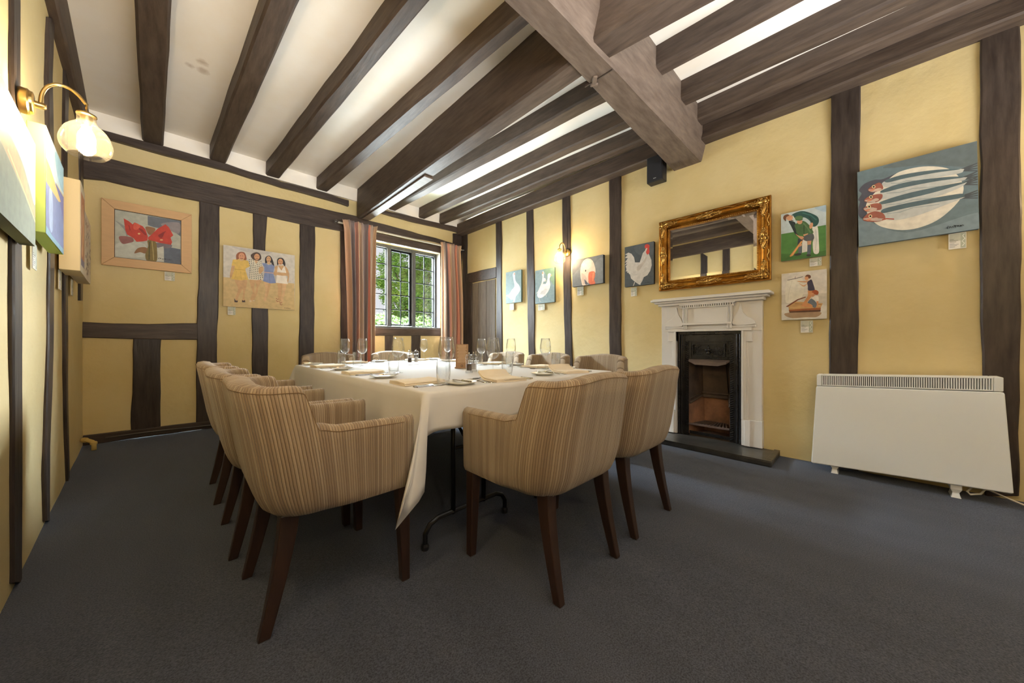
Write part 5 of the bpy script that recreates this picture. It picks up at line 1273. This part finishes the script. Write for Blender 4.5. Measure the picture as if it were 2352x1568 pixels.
mb = MB(); mb.loft([[(-OX, -.012, .81), (OX, -.012, .81), (OX*.9, -.075, .785), (OX*.55, -.095, .765), (-OX*.55, -.095, .77), (-OX*.92, -.07, .80)], [(-OX, -.012, .825), (OX, -.012, .825), (OX*.9, -.06, .805), (OX*.55, -.08, .785), (-OX*.55, -.08, .79), (-OX*.92, -.055, .815)]]); fpart(mb, 'smoke_canopy', soot, 0)
# firebox, behind the wall face (+y)
bx = .115; D_ = .24
def slab(name, m, pts, n=Vector((0, 0, 0)), th=.02):
    mb = MB(); mb.loft([pts, [Vector(p)+Vector(n)*th for p in pts]]); return fpart(mb, name, m, 0)
slab('fire_back', firebrick, [(-bx, D_, .06), (bx, D_, .06), (bx, D_, .43), (-bx, D_, .43)], (0, 1, 0))
slab('fire_back_upper', soot, [(-bx, D_-.03, .43), (bx, D_-.03, .43), (bx*.9, D_-.11, .92), (-bx*.9, D_-.11, .92)], (0, 1, 0))
mb = MB(); mb.box(-bx-.005, D_-.04, .415, bx+.005, D_+.01, .445); mb.box(-bx-.005, D_-.05, .455, bx+.005, D_, .475); fpart(mb, 'moulded_ledge', soot, .004)
for s in (-1, 1):
    slab('fire_cheek', firebrick, [(s*OX, -.012, .06), (s*bx, D_, .06), (s*bx, D_, .43), (s*OX, -.012, .36)], (s, 0, 0))
    slab('cheek_upper', soot, [(s*OX, -.012, .36), (s*bx, D_, .43), (s*bx*.9, D_-.11, .95), (s*OX, -.012, .95)], (s, 0, 0))
    mb = MB(); mb.tube([(s*(OX-.004), -.0, .37), (s*(bx-.0), D_-.01, .44)], .010, 8); mb.tube([(s*(OX-.004), .0, .41), (s*(bx-.0), D_-.01, .475)], .007, 8); fpart(mb, 'cheek_moulding', soot, 0)
mb = MB(); mb.box(-OX, 0, .05, OX, D_, .06); mb.loft([[(-.12, .0, .06), (.12, -.0, .06), (.1, .12, .06), (-.1, .12, .06)], [(-.05, .03, .085), (.04, .03, .08), (.03, .08, .085), (-.04, .08, .09)]]); fpart(mb, 'ash_bed', soot, 0)
mb = MB(); mb.box(-.235, -.004, .0, -OX-.001, D_+.03, 1.0); mb.box(OX+.001, -.004, .0, .235, D_+.03, 1.0); mb.box(-.235, D_+.022, .0, .235, D_+.04, 1.0); mb.box(-.235, -.004, .955, .235, D_+.04, 1.0); mb.box(-.235, .004, .0, .235, D_+.04, .048); fpart(mb, 'firebox_light_stop', soot, 0)  # added boxes round the firebox that stop outside light leaking in
gr = empty('grate', (0, 0, .165)); gr.parent = fp
mb = MB(); mb.box(-OX+.003, -.028, -.012, OX-.003, -.010, .006); mb.box(-bx, D_-.03, -.012, bx, D_-.018, .0); mb.build('grate_rim', rust, gr, bevel=.002)
g0 = None
for k in range(11):
    x = -OX+.03+(2*OX-.06)*k/10; x2 = x*bx/OX*.95
    if True:
        mb = MB(); mb.loft([[(x-.006, -.012, -.012), (x+.006, -.012, -.012), (x+.006, -.012, .004), (x-.006, -.012, .004)], [(x2-.005, D_-.025, -.012), (x2+.005, D_-.025, -.012), (x2+.005, D_-.025, .004), (x2-.005, D_-.025, .004)]])
        mb.build('grate_bar', rust, gr)
mb = MB(); mb.box(-OX+.002, -.012, .06, OX-.002, -.0, .09); fpart(mb, 'ash_lip', iron)
# hearth
hl = fy-1.64; 
h_ = empty('hearth', (XR-.20, fy, 0), WROT['right'], 'low black painted hearth slab in front of the fireplace', 'hearth')
MB().box(-.56, -.205, 0, .56, .19, .044).build('slab', hearth_m, h_, bevel=.008)
mb = MB(); mb.box(-.56, -.207, .044, .56, -.165, .05); mb.box(.518, -.165, .044, .56, .195, .05); mb.box(-.56, -.165, .044, -.518, .195, .05); mb.build('raised_border', hearth_m, h_, bevel=.004)

# ================================================================ STORAGE HEATER
hy = (on_wall('right', 1868, 960, .20)[0]+on_wall('right', 2305, 990, .20)[0])/2
ht_ = empty('panel_heater', (XR-.125, -.155, 0), WROT['right'], 'white enamelled panel heater with slotted top grille on small feet', 'heater')
ht_.rotation_euler = (0, 0, WROT['right'])
TL = .016                                        # the heater stands a little higher at its right end
def hz(x, z): return z+x*.05
w1, w2 = .422, .452
def hbox(mb, x0, y0, z0, x1, y1, z1): 
    mb.hexa([(x0, y0, hz(x0, z0)), (x1, y0, hz(x1, z0)), (x1, y1, hz(x1, z0)), (x0, y1, hz(x0, z0))], [(x0, y0, hz(x0, z1)), (x1, y0, hz(x1, z1)), (x1, y1, hz(x1, z1)), (x0, y1, hz(x0, z1))])
mb = MB(); rings = []
for z_, w_, f in ((.072, w2-.006, -.092), (.08, w2, -.098), (.66, w1+.004, -.072), (.672, w1, -.071)):
    rings.append([(-w_, f, hz(-w_, z_)), (w_, f, hz(w_, z_)), (w_, .07, hz(w_, z_)), (-w_, .07, hz(-w_, z_))])
mb.loft(rings).build('body', heater_w, ht_, bevel=.006)
mb = MB(); g0_, g1_ = -w1+.028, w1-.035
hbox(mb, -w1, -.069, .676, g0_, .07, .762); hbox(mb, g1_, -.069, .676, w1, .07, .762); hbox(mb, g0_, -.069, .676, g1_, .07, .684); hbox(mb, g0_, -.069, .753, g1_, .07, .762); mb.build('grille_housing', heater_w, ht_, bevel=.006)
mb = MB(); hbox(mb, g0_, -.045, .684, g1_, .06, .753); mb.build('grille_back', heater_dark, ht_)
mb = MB(); n = 76
for k in range(n): x = g0_+(g1_-g0_)*(k+.5)/n; hbox(mb, x-.0031, -.068, .684, x+.0031, -.046, .753)
tag(mb.build('grille_slats', heater_w, ht_), kind='stuff')
for x in (-.32, .245):
    mb = MB(); rs = []
    for z_, a, b in ((hz(x, .078), .024, .03), (.055, .024, .03), (.03, .014, .018), (.012, .018, .03), (0, .022, .036)): rs.append([(x-a, -.05-b, z_), (x+a, -.05-b, z_), (x+a, .03, z_), (x-a, .03, z_)])
    mb.loft(rs).build('foot', heater_w, ht_, bevel=.004)
mb = MB(); mb.tube([(.31, -.03, .07), (.29, -.06, .05), (.30, -.075, .04), (.34, -.06, .05), (.36, -.03, .075), (.38, .0, .07), (.45, .02, .035), (.52, .0, .012), (.60, -.05, .007), (.72, -.12, .007)], .0055, 8); mb.build('power_cable', cable_w, ht_, smooth='all')

# ================================================================ SPEAKER
sp = empty('speaker', (XR-.1, 1.545, 2.82), WROT['right'], 'small black loudspeaker hung under the plate beside the main beam', 'speaker')
mb = MB(); mb.loft([[(-.085, -.085, -.135), (.085, -.085, -.135), (.085, .02, -.135), (-.085, .02, -.135)], [(-.085, -.085, .135), (.085, -.085, .135), (.085, .02, .135), (-.085, .02, .135)]]).build('cabinet', black_plastic, sp, bevel=.006)
MB().box(-.078, -.092, -.128, .078, -.084, .128).build('grille_cloth', mat('black_grille_cloth', (32, 32, 36), .9), sp, bevel=.003)
art(sp, .15, .25, UNIT, [((190, 190, 188), rect(.42, .075, .62, .10))], -.0922, 'maker_mark')
MB().box(-.02, .02, -.02, .02, .1, .02).build('bracket', black_plastic, sp)

# ================================================================ CURTAINS AND POLE
PYW = YB-.115
def bk(px, py=600): X, Y, Z = ray(px, py); return X/Y*PYW
def bkz(px, py): X, Y, Z = ray(px, py); return CAM_H+Z/Y*PYW
pz = 2.672
pole = empty('curtain_pole', (2.6, PYW, pz), 0, 'white curtain pole with clear ball ends above the window', 'curtain pole')
px0, px1 = bk(777)-2.6, XR-.075-2.6
MB().tube([(px0, 0, 0), (px1, 0, 0)], .013, 12).build('rod', pole_m, pole, smooth=True)
for x, s in ((px0, -1), (px1, 1)):
    MB().ball((x+s*.03, 0, 0), .032, 16).build('finial', acrylic, pole, smooth='all')
    MB().tube([(x-.004*s, 0, 0), (x+s*.008, 0, 0)], .017, 12).build('finial_collar', steel, pole, smooth=True)
for x in (px0+.12, px1-.02):
    MB().box(x-.012, 0, -.05, x+.012, YB-PYW+.0, .012).build('bracket', black_plastic, pole, bevel=.003)
def curtain(x0t, x1t, x0b, x1b, folds, label, seed, zbot=.03):
    t = empty('curtain', ((x0t+x1t)/2, PYW, 0), 0, label, 'curtain', 'curtains at the far window')
    cx = (x0t+x1t)/2; NU, NV = folds*10, 26; mb = MB(); rnd = random.Random(seed); ph = [rnd.uniform(-.5, .5) for _ in range(folds+1)]
    ztop = pz+.045
    ids = []
    for j in range(NV+1):
        g = j/NV; z_ = lerp(ztop, zbot, g**1.25); row = []
        head = max(0, 1-(ztop-z_)/.13); dep = lerp(.028, .055, min(1, g*2.4))*(1-.35*head)
        pinch = math.exp(-((ztop-z_-.09)/.035)**2)
        a, b = lerp(x0t, x0b, smooth01(g*1.6)), lerp(x1t, x1b, smooth01(g*1.6))
        fl = .02*head
        for i in range(NU+1):
            f = i/NU; p_ = f*folds; k = ph[min(int(p_), folds)]
            x = lerp(a-fl, b+fl, f)+.010*math.sin(p_*2*PI*.5+k*4+g*2); y = dep*math.sin(p_*2*PI+k*1.5*g)*(1-.45*pinch)+.012*math.sin(p_*PI+seed+3*g)+.012*head*math.sin(p_*4*PI)
            row.append(mb.vert((x-cx, min(y-.058, -.019), z_)))
        ids.append(row)
    for j in range(NV):
        for i in range(NU):
            u0, u1 = i/NU, (i+1)/NU
            mb.face([ids[j][i], ids[j][i+1], ids[j+1][i+1], ids[j+1][i]], [(u0*1.0, 0), (u1*1.0, 0), (u1*1.0, 1), (u0*1.0, 1)])
    o = mb.build('curtain_cloth', curtain_m, t, smooth='all')
    md = o.modifiers.new('thickness', 'SOLIDIFY'); md.thickness = .003
    return t
curtain(bk(781)+.05, bk(862)-.01, bk(788)+.04, bk(860)-.015, 7, 'striped curtain in rust, grey and cream, left of the window', 1)
curtain(bk(1008)+.02, bk(1058)-.05, bk(1010)+.02, bk(1064)-.05, 5, 'striped curtain in amber, rust and brown, right of the window', 2)

# ================================================================ SMALL THINGS
p = empty('pipe_stub', (L0+LS*5.0+.03, 4.93, 0), 0, 'yellow painted pipe elbow at the foot of the far left corner', 'pipe')
mb = MB(); mb.tube([(-.02, .05, .10), (.015, .03, .095), (.05, 0, .08), (.06, -.005, .05), (.06, -.005, .004)], .017, 10); mb.build('elbow', pipe_y, p, smooth='all')
mb = MB(); mb.lathe([(.023, .055), (.024, .075), (.018, .082)], 12, (.058, -.004, 0)); mb.tube([(-.01, .045, .098), (.012, .032, .096)], .023, 10); mb.build('collar', pipe_y, p, smooth=True)
mb = MB(); pts = []
for k in range(20):
    f = k/19; x = lerp(-.55, 1.3, f); pts.append((x, YB-.045, .05+.006*math.sin(f*11)))
mb.tube(pts, .006, 6)
cb = mb.build('wall_cable', cable_w, None, smooth='all'); cb.data.materials[0] = mat('grey_cable', (96, 92, 88), .6)
tag(cb, 'thin grey cable running along the dark sill of the far wall', 'cable')
# menu card standing on the table
mc = empty('menu_card', (1.69, 2.36, TZ), 0, 'tan printed menu card standing upright in the middle of the table', 'menu')
mc.rotation_euler = (-.10, 0, -.70)
MB().box(-.052, -.006, .0, .052, .006, .205).build('board', menu_m, mc, bevel=.002)
sh = []
rr = random.Random(9)
for k in range(15):
    y = .93-.048*k; wdt = rr.uniform(.28, .42); sh.append(((206, 178, 146), rect(.5-wdt, y, .5+wdt, y+.016)))
sh.append(((92, 62, 42), rect(.42, .07, .58, .15))); sh.append(((180, 150, 118), rect(.455, .095, .545, .125)))
art(mc, .104, .205, UNIT, sh, -.0062, 'print').location = (0, 0, .1025)
MB().box(-.058, -.022, 0, .058, .022, .014).build('stand', menu_m, mc, bevel=.003)

bpy.context.view_layer.update()
